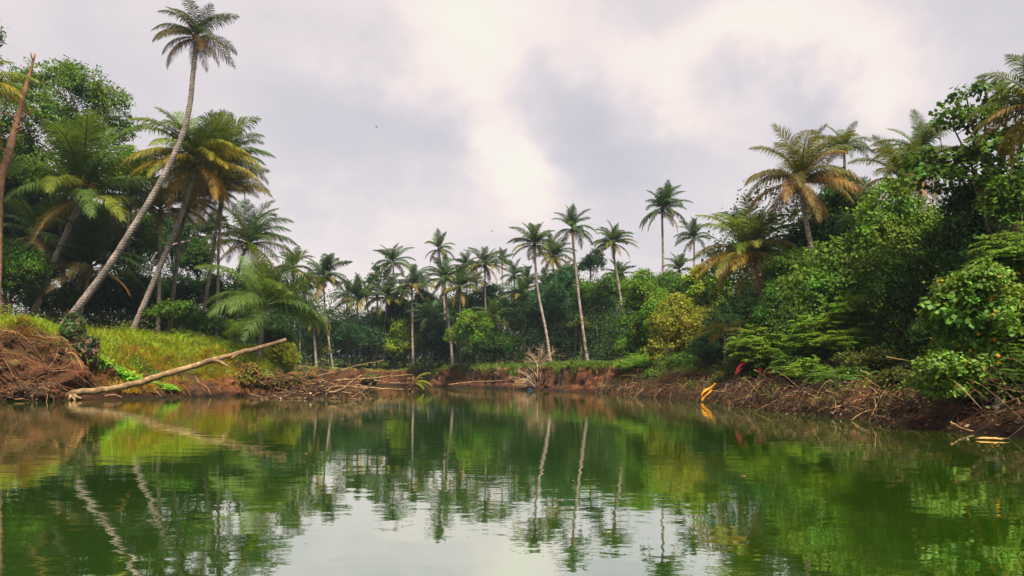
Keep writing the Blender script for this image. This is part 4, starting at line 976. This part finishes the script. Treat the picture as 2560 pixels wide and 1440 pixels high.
# prominent roots on the left face
for k, (q, rd, lb) in enumerate([([(62, 862), (100, 890), (142, 912)], .035, 'pale thick root slanting down the middle of the left bank face'),
                                ([(176, 880), (186, 910), (198, 945)], .05, 'stout tan root dropping straight above the log end'),
                                ([(0, 917), (60, 922), (150, 922)], .025, 'long level root crossing the left bank face at the frame edge'),
                                ([(95, 845), (140, 868), (178, 893)], .022, 'slim root slanting below the vine covered stump'),
                                ([(68, 866), (75, 895), (88, 912)], .018, 'short curved root left of the pale thick one'),
                                ([(140, 950), (165, 972), (185, 985)], .04, 'root arching down to the log end at the water')]):
    P = [snap(a, b) + np.array([0, -.14, 0]) for a, b in q]
    branch('root', lb, 'root', P, rd, rd * .5, M_ROOT, 'large roots on the left bank face', 0, k + 5, 6)

# the fallen palm log
def fallen_log():
    D = 47.0
    P = [at(178, 984, D - .6), at(300, 968, D - .4), at(420, 934, D), at(540, 898, D + .6), at(640, 872, D + 1.4), at(716, 850, D + 2.2)]
    base = P[0].copy(); base[2] = 0
    th = thing('fallen_log', base, 'long bare fallen trunk leaning from the water up the left bank', 'log')
    C = curve(P, 40) - base; r = np.random.default_rng(4); C[2:-1] += r.normal(0, .022, C[2:-1].shape)
    mb = MB(); mb.tube(C, np.linspace(.21, .13, 40) * (1 + .055 * r.normal(0, 1, 40)), 10)
    link('trunk', mb.mesh('trunk', M_LOG, True), th, color=(1, 1, 1))
    mb = MB()
    for (a, b, c) in [((180, 984), (190, 992), (203, 996)), ((178, 984), (176, 992), (172, 1001)), ((180, 983), (160, 990), (148, 1001)), ((182, 986), (186, 996), (187, 1003))]:
        mb.tube(np.array([at(*a, D - .6), at(*b, D - .9), at(*c, D - 1.0)]) - base, [.16, .10, .04], 6)
    link('root_flare', mb.mesh('root_flare', M_LOG, True), th, color=(1, 1, 1))
    for (a, b, c) in [((533, 900), (552, 906), (570, 917)), ((592, 884), (584, 892), (577, 899))]:
        mb = MB(); mb.tube(np.array([at(*a, D + .6), at(*b, D + .35), at(*c, D + .3)]) - base, [.13, .11, .06], 7)
        link('branch_stub', mb.mesh('branch_stub', M_LOG, True), th, color=(.95, 1, .9))
fallen_log()

# vine grown stump and earth clods on the left bank
def clod(name, label, cat, c, rad, mat, seed, leaves=None, lcol=None, twigs=0, group=None, low=.0, dead=0):
    r = np.random.default_rng(seed); u, v = np.meshgrid(np.arange(44) / 44 * 2 * pi, np.linspace(0.02, pi - .02, 30))
    d = np.stack([np.cos(u) * np.sin(v), np.sin(u) * np.sin(v), np.cos(v)], -1).reshape(-1, 3)
    rr = 1 + .34 * fbm(d[:, 0] * 1.9 + seed, d[:, 1] * 1.9, d[:, 2] * 1.9, seed=seed, octs=5)
    V = d * rad * rr[:, None]; Q = [(i * 44 + j, (i + 1) * 44 + j, (i + 1) * 44 + (j + 1) % 44, i * 44 + (j + 1) % 44) for i in range(29) for j in range(44)]
    th = thing(name, c, label, cat, group)
    link('earth', make_mesh('earth', V, Q, None, True, mat), th)
    if twigs:
        mb = MB()
        for k in range(twigs):
            i_ = r.integers(len(d)); q = d[i_]; s = V[i_] * .98; e = s + (q * r.uniform(.1, .6) + r.normal(0, .35, 3) + np.array([0, 0, -.45 * r.random()])) * np.mean(rad)
            mb.tube(curve([s, (s + e) / 2 + r.normal(0, .12, 3) * np.mean(rad), e], 6), np.linspace(.02, .007, 6) * r.uniform(.6, 1.4), 4)
        link('roots', mb.mesh('roots', M_ROOT), th, kind='stuff')
    if leaves:
        mb = MB(); up = np.where(d[:, 2] > -.35)[0]; i_ = up[r.integers(0, len(up), leaves)]; leaves_at(mb, r, V[i_] * r.uniform(.98, 1.16, leaves)[:, None] + r.normal(0, .05, (leaves, 3)), d[i_] + r.normal(0, .4, (leaves, 3)) + np.array([0, 0, .3]), .15, .42)
        link('vine', mb.mesh('vine', M_LEAF), th, color=lcol or GREEN['deep'], kind='stuff')
    if dead:
        mb = MB(); i_ = r.integers(0, len(d), dead); q = d[i_]; leaves_at(mb, r, V[i_] * r.uniform(.98, 1.12, len(q))[:, None], q + r.normal(0, .5, (len(q), 3)), .14)
        link('dead_leaves', mb.mesh('dead_leaves', M_DEADLEAF), th, kind='stuff')
    return th
p = at(180, 824, 49.3); clod('root_stump', 'dark upturned stump wrapped in vines on the left bank edge', 'stump', p + np.array([0, 0, -.15]), (.66, .6, .85), M_BARK, 3, 1300, GREEN['deep'], 70)
p = at(218, 868, 48.6); clod('root_stump', 'dark root lump running down below the vine wrapped stump', 'stump', p, (.62, .5, .6), M_BARK, 4, 600, GREEN['dark'], 120)
p = at(60, 985, 45.4); clod('earth_clod', 'dark slumped earth clod with roots at the far left waterline', 'earth', p, (2.1, .9, .62), M_SOIL, 6, 0, None, 260, dead=700)
p = at(625, 945, 55.0); clod('earth_clod', 'dark overhanging sod full of roots right of the dry grass', 'earth', p, (.7, .6, .8), M_SOIL, 8, 900, (.13, .13, .015), 220)
p = at(690, 958, 55.5); clod('earth_clod', 'low brown earth heap between sod and driftwood pile', 'earth', p, (1.3, .7, .55), M_SOIL, 9, 420, (.08, .11, .02), 220, dead=500)
p = at(760, 950, 59); clod('earth_clod', 'dark earth bank end behind the driftwood pile', 'earth', p, (1.3, .9, .7), M_SOIL, 12, 420, GREEN['deep'], 160, dead=320)
p = at(1388, 966, 77); clod('earth_clod', 'round dark clod standing at the foot of the far bank', 'earth', p, (.85, .7, .75), M_SOIL, 10, 0, None, 30)
p = at(925, 948, 100); clod('earth_clod', 'small mossy hump in front of the far bank', 'earth', p, (1.1, .9, .75), M_SOIL, 11, 700, (.06, .10, .02), 0)

def creeper(label, line, wid, n, col, seed):
    r = np.random.default_rng(seed); P = np.array([snap(a, b) for a, b in line]); C = curve(P, 40); i = r.integers(0, 40, n)
    p = C[i] + r.normal(0, wid, (n, 3)) * np.array([1.0, .6, .35]); p[:, 1] -= .18; g = ground_z(p[:, 0], p[:, 1]); p[:, 2] = np.maximum(p[:, 2], g + .04)
    mb = MB(); leaves_at(mb, r, p, np.tile(np.array([.1, -.7, .8]), (n, 1)) + r.normal(0, .35, (n, 3)), .17, .45)
    o = link('creeping_vine', mb.mesh('creeping_vine', M_LEAF), color=col); return tag(o, label, 'vine', kind='stuff')
creeper('bright green vine creeping down to the fallen log', [(205, 885), (240, 905), (285, 930), (330, 948)], .40, 2800, (.10, .24, .014), 1)
creeper('dark green vine patch right of the bright creeper', [(330, 905), (360, 925), (385, 935)], .35, 700, (.03, .08, .014), 2)
creeper('small leafy vine trailing over the bank tip by the log', [(620, 925), (655, 945), (685, 955)], .22, 500, (.09, .19, .014), 3)
creeper('green weeds below the raised middle of the log', [(385, 958), (410, 968), (430, 972)], .25, 450, (.10, .19, .016), 4)

# sticks at the left waterline
WL = 'sticks at the left waterline'
for k, (q, D, rd, lb) in enumerate([([(370, 964), (392, 980), (404, 992)], 47.0, .04, 'short tan stick leaning into the water below the log'),
                                    ([(352, 975), (374, 986), (388, 990)], 47.2, .03, 'bent pale stick with a loop near the water below the log'),
                                    ([(262, 990), (285, 987), (305, 993)], 47.5, .06, 'stubby wet wood piece under the log'),
                                    ([(572, 905), (570, 935), (566, 965)], 53.5, .03, 'thin upright stick hanging below the log branch')]):
    branch('stick', lb, 'stick', [at(a, b, D) for a, b in q], rd, rd * .6, M_LOG, WL, 1 if k < 2 else 0, k + 2, 6)

# driftwood pile off the tip of the left bank
def drift_pile():
    r = np.random.default_rng(9); mb = MB(); lf = MB(); c = np.array([(800 - 1280) / FPX * 50, 50.0, 0])
    for k in range(900):
        x = r.normal(0, 1.45); y = r.normal(0, .8); z = max(.02, (1.25 * math.exp(-(x / 1.9) ** 2 - (y / 1.1) ** 2)) * r.random())
        a = r.normal(.15, .7); L_ = r.uniform(.3, 1.5); d = np.array([cos(a), sin(a) * .6, r.normal(.02, .28)]) * L_
        s = c + np.array([x, y, z]) - d / 2; s[2] = max(s[2], -.04); e = s + d; e[2] = max(e[2], -.04)
        mb.tube(curve([s, (s + e) / 2 + r.normal(0, .10, 3) * L_, e], 6), np.linspace(1, .5, 6) * r.uniform(.008, .03), 4)
    n = 1500; x = r.normal(0, 1.5, n); y = r.normal(-.2, .7, n)
    p = c + np.stack([x, y, np.maximum(.02, 1.05 * np.exp(-(x / 1.9) ** 2 - (y / 1.1) ** 2) * r.random(n))], 1)
    leaves_at(lf, r, p, r.normal(0, .6, (n, 3)) + np.array([0, -.3, .7]), .17, .42)
    o = link('brush_heap', mb.mesh('brush_heap', M_TWIG)); tag(o, 'heap of tangled brown twigs drifted off the tip of the left bank', 'brushwood', kind='stuff')
    o = link('dead_leaf_litter', lf.mesh('dead_leaf_litter', M_DEADLEAF)); tag(o, 'dead leaves caught in the twig heap off the left bank', 'leaves', kind='stuff')
drift_pile()
DW = 'driftwood branches off the left bank'
for k, (q, D, rd, fk, lb) in enumerate([
    ([(822, 982), (850, 975), (880, 955), (905, 938)], 48.5, .09, 3, 'forked tan branch rising out of the front of the driftwood heap'),
    ([(815, 978), (836, 968), (870, 966), (920, 972)], 49.0, .10, 2, 'thick bent branch lying along the right of the driftwood heap'),
    ([(878, 992), (905, 980), (925, 962), (928, 958)], 48.2, .05, 2, 'thin branch lifting its tip at the right end of the heap'),
    ([(740, 985), (775, 972), (810, 965)], 49.6, .12, 1, 'brown log end at the left of the driftwood heap'),
    ([(790, 940), (840, 930), (900, 912), (960, 900)], 58.0, .05, 2, 'long grey pole sloping up behind the driftwood heap'),
    ([(835, 952), (900, 948), (970, 942), (1032, 937)], 66.0, .10, 1, 'long straight pale trunk lying level over the inlet water'),
    ([(935, 951), (980, 957), (1020, 958)], 68.0, .06, 1, 'second pale pole just under the long level trunk'),
    ([(900, 966), (960, 972), (1010, 974)], 62.0, .08, 2, 'low wet branch running right from the heap along the water'),
    ([(905, 985), (895, 975), (912, 990), (918, 1012)], 47.6, .03, 0, 'twig dipping into the water at the right tip of the heap'),
    ([(1120, 962), (1180, 955), (1250, 952), (1300, 953)], 86.0, .07, 1, 'slim pale pole lying along the foot of the far bank'),
    ([(1082, 948), (1092, 955), (1102, 962)], 88.0, .05, 2, 'small forked stick poking out at the far bank foot')]):
    branch('driftwood_branch', lb, 'branch', [at(a, b, D) for a, b in q], rd, rd * .5, M_LOG, DW, fk, k + 20, 7, (1, .95, .9), .02)

# uprooted stump with green fronds in the inlet
p = at(1032, 968, 72.0); p[2] = .0
th = thing('uprooted_stump', p, 'brown stump with a bent green frond standing in the inlet', 'stump')
mb = MB(); r = np.random.default_rng(2)
mb.tube([(0, 0, -.1), (-.08, 0, .25), (-.02, 0, .6), (.06, 0, .95), (-.02, 0, 1.2), (.1, 0, 1.4)], [.36, .24, .28, .18, .16, .05], 7)
for k in range(110):
    a = r.uniform(0, 2 * pi); z = r.uniform(0, 1.3); s = np.array([cos(a) * .3, sin(a) * .3, z]); mb.tube([s, s + np.array([cos(a) * .3, sin(a) * .3, -.2 * r.random()])], [.03, .012], 4)
link('trunk', mb.mesh('trunk', M_ROOT, True), th)
for k, (az, k2, s) in enumerate([(.3, 'midup', 1.9), (-.25, 'mid', 1.9), (.1, 'low', 1.5), (-.6, 'low', 1.4), (.8, 'midup', 1.4)]):
    link('frond', FR[k2][k % 3], th, (.05, 0, .75), (0, 0, az), s, (.17, .20, .02))

# dead bush on the far bank
def dead_bush(label, c, sz, n, seed, lean=(0, 0, 0)):
    r = np.random.default_rng(seed); th = thing('dead_bush', c, label, 'dead bush'); mb = MB()
    for k in range(n):
        d = unit(np.array([r.normal(0, 1.0), r.normal(0, .6), r.uniform(.15, 1.1)]) + np.array(lean)); L_ = sz * r.uniform(.55, 1.1); e = d * L_
        q = curve([np.zeros(3), e * .5 + r.normal(0, .10, 3) * L_ + np.array([0, 0, .08 * L_]), e + np.array([0, 0, -.12 * L_ * r.random()])], 8)
        mb.tube(q, np.linspace(.045, .010, 8) * sz / 2.6, 4)
        for f in range(4):
            i = r.integers(3, 8); e2 = q[i] + (unit(q[min(i, 6) + 1] - q[i - 1] + .7 * r.normal(0, 1, 3) * .3)) * L_ * r.uniform(.15, .38)
            mb.tube(curve([q[i], (q[i] + e2) / 2 + r.normal(0, .04, 3) * L_, e2], 5), np.linspace(.02, .008, 5) * sz / 2.6, 3)
    link('branches', mb.mesh('branches', M_DEADBUSH), th, kind='stuff')
p = at(1345, 968, 80); p[2] = .1; dead_bush('pale dead bush sprawling from the water up the far bank', p, 3.0, 46, 3, (-.35, 0, .1))
p = at(1350, 905, 84); p[2] = gz(p[0], 84); dead_bush('pale dead brush on top of the far bank', p, 2.3, 40, 4, (.1, 0, .2))
p = at(1250, 925, 88); p[2] = 1.3; dead_bush('small dead bush hanging on the far bank left of the large one', p, 1.5, 26, 5, (.1, 0, 0))

# brushwood along the right bank
def brush():
    r = np.random.default_rng(19); mb = MB(); lf = MB()
    for k in range(3000):
        th = r.uniform(-1.22, 1.05)
        if fbm(np.array([th * 24]), np.array([3.3]), seed=51, octs=3)[0] < r.uniform(-.9, .25): continue
        s = r.uniform(-.5, 2.4); R = edge_r(np.array([th]))[0] + s; x, y = CX + R * cos(th), CY + R * sin(th)
        z = max(gz(x, y), 0) + r.uniform(.05, .75) * (1 - .25 * max(0, s)); a = th + pi / 2 + r.normal(0, .7); L_ = r.uniform(.35, 1.0) * (1 if y < 40 else 1.3) * (2.2 if r.random() < .18 else 1)
        d = np.array([cos(a), sin(a), r.normal(-.05, .35)]) * L_; p = np.array([x, y, z]); s_ = p - d / 2; e = p + d / 2
        if r.random() < .3: e = p + np.array([(CX - x) * .02, (CY - y) * .02, -z - .05]) ; s_ = p + np.array([0, 0, .3])
        s_[2] = max(s_[2], -.06); e[2] = max(e[2], -.06)
        if k % 9 == 0:                                 # a long root hanging to the water
            s_ = np.array([x, y, max(gz(x, y), .3) + .25]); e = np.array([x + (CX - x) * .05 + r.normal(0, .3), y + (CY - y) * .05, -.1]); L_ = .6
        mb.tube(curve([s_, (s_ + e) / 2 + r.normal(0, .10, 3) * L_ + np.array([0, 0, .14 * L_]), e], 7), np.linspace(1, .45, 7) * r.uniform(.005, .017), 4)
    for k in range(420):
        th = r.uniform(-1.2, .1); s0 = r.uniform(0, 1.6); R = edge_r(th) + s0; a = CX + R * cos(th); b = CY + R * sin(th); dth = r.normal(0, .05); R2 = edge_r(th + dth) + r.uniform(-.7, .9)
        s_ = np.array([a, b, max(gz(a, b), 0) + r.uniform(.1, .7)]); e = np.array([CX + R2 * cos(th + dth), CY + R2 * sin(th + dth), r.uniform(-.08, .45)]); L_ = np.linalg.norm(e - s_)
        mb.tube(curve([s_, s_ * .6 + e * .4 + np.array([0, 0, .22 * L_]) + r.normal(0, .05, 3), e], 9), np.linspace(1, .4, 9) * r.uniform(.006, .016), 4)
    n = 6000; th = r.uniform(-1.22, 1.05, n); s = r.uniform(-.3, 2.2, n); R = edge_r(th) + s; x, y = CX + R * np.cos(th), CY + R * np.sin(th)
    p = np.stack([x, y, np.maximum(ground_z(x, y), 0) + r.uniform(.01, .22, n)], 1); leaves_at(lf, r, p, r.normal(0, .6, (n, 3)) + np.array([-.4, -.2, .6]), .11, .42)
    o = link('brushwood', mb.mesh('brushwood', M_TWIG)); tag(o, 'tangled brown brushwood all along the right waterline', 'brushwood', kind='stuff')
    o = link('leaf_litter', lf.mesh('leaf_litter', M_DEADLEAF)); tag(o, 'dead leaves strewn over the right bank brushwood', 'leaves', kind='stuff')
brush()
BR = 'large branches over the right waterline'
for k, (q, D, rd, fk, lb) in enumerate([
    ([(1935, 968), (1915, 950), (1912, 930), (1928, 915), (1945, 912)], 38.0, .045, 2, 'hooked pale branch among the coloured rags'),
    ([(1885, 925), (1905, 935), (1915, 945)], 38.2, .04, 1, 'short pale branch left of the hooked one'),
    ([(2075, 1022), (2120, 1008), (2170, 996), (2215, 1000)], 27.5, .022, 2, 'long arching brown branch left of the pale rag strip'),
    ([(2128, 1050), (2165, 1028), (2200, 1023), (2230, 1035)], 25.0, .020, 0, 'low bowed branch dipping to the dark water hollow'),
    ([(2376, 1055), (2410, 1072), (2450, 1082), (2480, 1088)], 19.6, .022, 2, 'pale forked branch sloping down beside the floating plank'),
    ([(2488, 1062), (2525, 1065), (2570, 1072)], 19.0, .020, 2, 'pale bare branch at the right frame edge near the water'),
    ([(2478, 1004), (2520, 1012), (2575, 1010)], 20.0, .018, 1, 'straw coloured branch beside the hanging grey rag'),
    ([(2300, 1034), (2325, 1050), (2345, 1062)], 22.0, .012, 0, 'thin pale stick slanting right of the dark hollow'),
    ([(2500, 1045), (2530, 1030), (2560, 1018)], 19.6, .016, 0, 'brown stick rising toward the right frame edge'),
    ([(2010, 980), (2060, 1000), (2130, 1010), (2190, 985)], 30.0, .020, 2, 'sagging brown branch in the middle of the right brushwood'),
    ([(2150, 925), (2185, 940), (2250, 958)], 28.5, .016, 1, 'thin grey branch slanting under the olive shrub'),
    ([(2215, 892), (2260, 900), (2330, 912)], 26.0, .016, 1, 'grey twig reaching out left of the heart leaved bush')]):
    branch('fallen_branch', lb, 'branch', [at(a, b, D) for a, b in q], rd, rd * .5, M_LOG, BR, fk, k + 60, 6, (1.9, 1.75, 1.6), .006)

# floating plank
P = [at(2440, 1099, 17.6), at(2475, 1098.5, 17.5), at(2508, 1101, 17.3)]
for q in P: q[2] = .03
pk = np.array(P); base = pk[0].copy(); C = curve(pk - base, 14); mb = MB(); r = np.random.default_rng(3)
mb.tube(C, np.array([.012, .03, .05, .058, .06, .062, .058, .06, .055, .05, .045, .03, .02, .008]) * (1 + .10 * r.normal(0, 1, 14)), 9)
mb.tube([C[9], C[11] + np.array([.06, .02, .03]), C[13] + np.array([.16, .03, .02])], [.02, .012, .005], 5)
tag(link('driftwood_plank', mb.mesh('driftwood_plank', M_LOG, True), loc=base, color=(1.9, 1.6, 1.1), scale=(1, 1, .6)), 'weathered yellow piece of wood floating at the right bank', 'driftwood')

# banana plant on the far bank
b = at(1452, 915, 94); b[2] = gz(b[0], 94) - .05
th = thing('banana_plant', b, 'small banana plant with broad upright leaves on the far bank', 'banana plant'); r = np.random.default_rng(3)
mb = MB(); mb.tube(curve([(0, 0, 0), (.03, 0, .6), (0, 0, 1.2)], 8), np.linspace(.09, .05, 8), 7); link('stem', mb.mesh('stem', M_LEAF, True), th, color=(.10, .14, .04))
for k in range(6):
    a = k * 1.05 + .3; n = 9; t = np.linspace(0, 1, n); d = np.array([cos(a), sin(a), 0]); P = d * (t * .9)[:, None] + np.array([0, 0, 1]) * (1.1 + .8 * t - .9 * t * t)[:, None]
    w = (.20 * np.sin(pi * np.clip(t * .92 + .06, 0, 1)))[:, None]; sd = np.array([-sin(a), cos(a), 0]); V = np.stack([P - sd * w + np.array([0, 0, .06]) * w / .2, P, P + sd * w + np.array([0, 0, .06]) * w / .2], 1).reshape(-1, 3)
    Q = [(i * 3 + j, i * 3 + j + 1, (i + 1) * 3 + j + 1, (i + 1) * 3 + j) for i in range(n - 1) for j in range(2)]
    link('leaf', make_mesh('leaf', V, Q, None, True, M_LEAF), th, color=(.06, .15, .04))

# rags and litter
def rag(name, label, cat, line, wid, c, D, seed, rough=.7):
    r = np.random.default_rng(seed); P = np.array([at(a, b, D) for a, b in line]); n = 16; C = curve(P, n); base = C[-1].copy()
    wv = np.interp(np.linspace(0, 1, n), np.linspace(0, 1, len(wid)), wid) / FPX * D
    m = 9; u = np.linspace(-1, 1, m); T = unit(np.gradient(C, axis=0)); side = unit(np.cross(T, np.array([0, 1.0, 0])))
    V = C[:, None] + side[:, None] * (u[None, :, None] * wv[:, None, None] * .5)
    f = .35 * wv[:, None] * np.sin(u[None] * 5 + np.arange(n)[:, None] * .5 + r.uniform(0, 6)) + .05 * r.normal(0, 1, (n, m)) * wv[:, None]
    V[..., 1] += f; V += r.normal(0, .02, V.shape) * wv[:, None, None]
    th_ = max(.006, .02 * wv.mean()); V2 = V + np.array([0, th_, 0]); A = V.reshape(-1, 3) - base; B = V2.reshape(-1, 3) - base
    i = np.arange(n - 1)[:, None] * m; j = np.arange(m - 1)[None]; Q = np.stack([i + j, i + j + 1, i + m + j + 1, i + m + j], -1).reshape(-1, 4); K = n * m
    rim = []
    for a in range(n - 1): rim += [(a * m, (a + 1) * m, (a + 1) * m + K, a * m + K), (a * m + m - 1, a * m + m - 1 + K, (a + 1) * m + m - 1 + K, (a + 1) * m + m - 1)]
    for b in range(m - 1): rim += [(b, b + K, b + 1 + K, b + 1), ((n - 1) * m + b, (n - 1) * m + b + 1, (n - 1) * m + b + 1 + K, (n - 1) * m + b + K)]
    me = make_mesh(name, np.vstack([A, B]), np.vstack([Q, Q[:, ::-1] + K, np.array(rim)]), None, True, cloth_material(name, c, rough))
    o = link(name, me, loc=base); return tag(o, label, cat, 'rags and litter on the right bank')
rag('cloth', 'bright orange cloth hanging down to the water', 'cloth', [(1788, 958), (1775, 972), (1762, 985), (1755, 1003)], [7, 6, 16, 15, 9], (.75, .33, .01), 43.0, 1)
rag('cloth', 'dark red cloth draped down a shrub', 'cloth', [(1868, 900), (1852, 912), (1846, 925), (1838, 936)], [18, 10, 8, 5], (.32, .008, .02), 42.0, 2)
rag('rag', 'purple and red rag caught on the hooked branch', 'cloth', [(1950, 912), (1942, 918), (1930, 921)], [9, 10, 6], (.18, .03, .16), 37.5, 3)
rag('rag', 'small scarlet rag right of the hooked branch tip', 'cloth', [(1947, 914), (1948, 920), (1946, 926)], [9, 10, 5], (.45, .02, .05), 37.4, 12)
rag('rag', 'small red rag on the tip of the short pale branch', 'cloth', [(1899, 920), (1900, 925), (1900, 930)], [6, 8, 6], (.5, .03, .03), 38.0, 4)
rag('rag', 'narrow red and dark strip inside the hook of the branch', 'cloth', [(1923, 927), (1923, 935), (1925, 943)], [4, 7, 4], (.30, .02, .05), 38.4, 5)
rag('rag', 'bright yellow rag on a shrub above the water', 'cloth', [(1950, 966), (1948, 974), (1938, 984)], [7, 13, 6], (.80, .62, .01), 37.0, 6)
rag('rag', 'white and tan scrap at the waterline', 'litter', [(1880, 984), (1884, 988), (1888, 992)], [9, 12, 7], (.6, .48, .36), 37.0, 7)
rag('rag', 'grey torn sheet hanging from branches at the far right', 'cloth', [(2492, 992), (2498, 1008), (2496, 1022), (2490, 1034)], [14, 30, 26, 6], (.42, .38, .34), 19.8, 8)
rag('rag', 'pale cloth strip lying over the arching branch', 'cloth', [(2212, 994), (2224, 999), (2240, 1003)], [6, 11, 5], (.50, .44, .32), 27.0, 9)
rag('rag', 'pale blue plastic scrap hanging over the dark hollow', 'litter', [(2249, 1016), (2247, 1023), (2246, 1030)], [5, 8, 5], (.35, .55, .6), 25.0, 10)
rag('rag', 'orange brown rag among the brushwood', 'cloth', [(1990, 962), (1998, 966), (2006, 970)], [6, 12, 6], (.45, .16, .03), 36.5, 11)
rag('rag', 'blue plastic bag at the foot of the far dead bush', 'litter', [(1320, 972), (1324, 975), (1328, 979)], [6, 9, 6], (.01, .10, .25), 78.5, 13)
rag('rag', 'white plastic scrap on the yellow strewn brushwood', 'litter', [(1964, 1034), (1968, 1036), (1971, 1038)], [4, 6, 4], (.75, .72, .66), 29.6, 14)
rag('rag', 'dark green plastic piece standing at the waterline', 'litter', [(1694, 976), (1692, 985), (1691, 993)], [3, 7, 5], (.01, .05, .04), 51.0, 15)

# two birds in the sky
def bird(label, px, py, D, span, seed):
    c = at(px, py, D); th = thing('bird', c, label, 'bird', 'birds in the sky'); mb = MB()
    s = span
    mb.tube([(-.25 * s, 0, 0), (-.1 * s, 0, .01 * s), (.1 * s, 0, .01 * s), (.24 * s, 0, .02 * s), (.3 * s, 0, .01 * s)], [.01 * s, .05 * s, .06 * s, .035 * s, .008 * s], 8)
    link('body', mb.mesh('body', M_BARK, True), th, color=(.5, .5, .5))
    for sd in (-1, 1):
        V = [(-.07 * s, 0, .02 * s), (.08 * s, 0, .03 * s), (.10 * s, sd * .26 * s, .16 * s), (-.06 * s, sd * .26 * s, .15 * s), (-.02 * s, sd * .5 * s, .10 * s)]
        V += [(a, b, z - .015 * s) for a, b, z in V]
        me = make_mesh('wing', np.array(V), [(0, 1, 2, 3), (5, 8, 7, 6)], [(3, 2, 4), (8, 9, 7)], False, M_BARK); link('wing', me, th, color=(.5, .5, .5))
    th.rotation_euler = (0, 0, seed)
bird('small dark bird gliding under the grey cloud left of centre', 941, 318, 90, .55, .5)
bird('tiny dark bird low in the sky above the middle palms', 1231, 578, 95, .5, 2.6)

# bare reddish trunk at the far left
P = [at(-12, 760, 54), at(-6, 500, 54), at(18, 400, 54), at(46, 290, 54), at(70, 200, 54), at(88, 135, 54)]
P[0][2] = gz(P[0][0], 54) - .1
base = P[0].copy(); th = thing('dead_tree', base, 'bare reddish dead trunk leaning right at the upper left', 'dead tree')
mb = MB(); r = np.random.default_rng(6); C = curve(P, 40) - base; mb.tube(C, np.linspace(.40, .06, 40) * (1 + .07 * r.normal(0, 1, 40)), 10)
link('trunk', mb.mesh('trunk', M_REDBARK, True), th, color=(.85, .92, 1.0))
for k in range(9):
    i = r.integers(14, 38); mb = MB(); e = C[i] + np.array([r.normal(0, .6), r.normal(0, .4), r.uniform(.1, .6)]); mb.tube(curve([C[i], (C[i] + e) / 2 + r.normal(0, .05, 3), e], 5), np.linspace(.07, .02, 5), 5)
    link('branch_stub', mb.mesh('branch_stub', M_REDBARK, True), th, color=(1, 1, 1))

# ------------------------------------------------------------------ haze
def haze():
    m, N, L, out = new_mat('haze'); v = N.new('ShaderNodeVolumePrincipled')
    v.inputs['Color'].default_value = (.55, .72, .90, 1); v.inputs['Density'].default_value = 0.00022; v.inputs['Anisotropy'].default_value = 0.2
    L.new(v.outputs[0], out.inputs['Volume'])
    x0, x1, y0, y1, z0, z1 = -2500, 2500, -2500, 2500, -4, 45
    V = np.array([(x, y, z) for z in (z0, z1) for y in (y0, y1) for x in (x0, x1)], float)
    Q = [(0, 2, 3, 1), (4, 5, 7, 6), (0, 1, 5, 4), (2, 6, 7, 3), (0, 4, 6, 2), (1, 3, 7, 5)]
    o = link('haze', make_mesh('haze', V, Q, None, False, m)); tag(o, 'thin pale river haze lying over the whole scene', 'haze', kind='stuff')
haze()
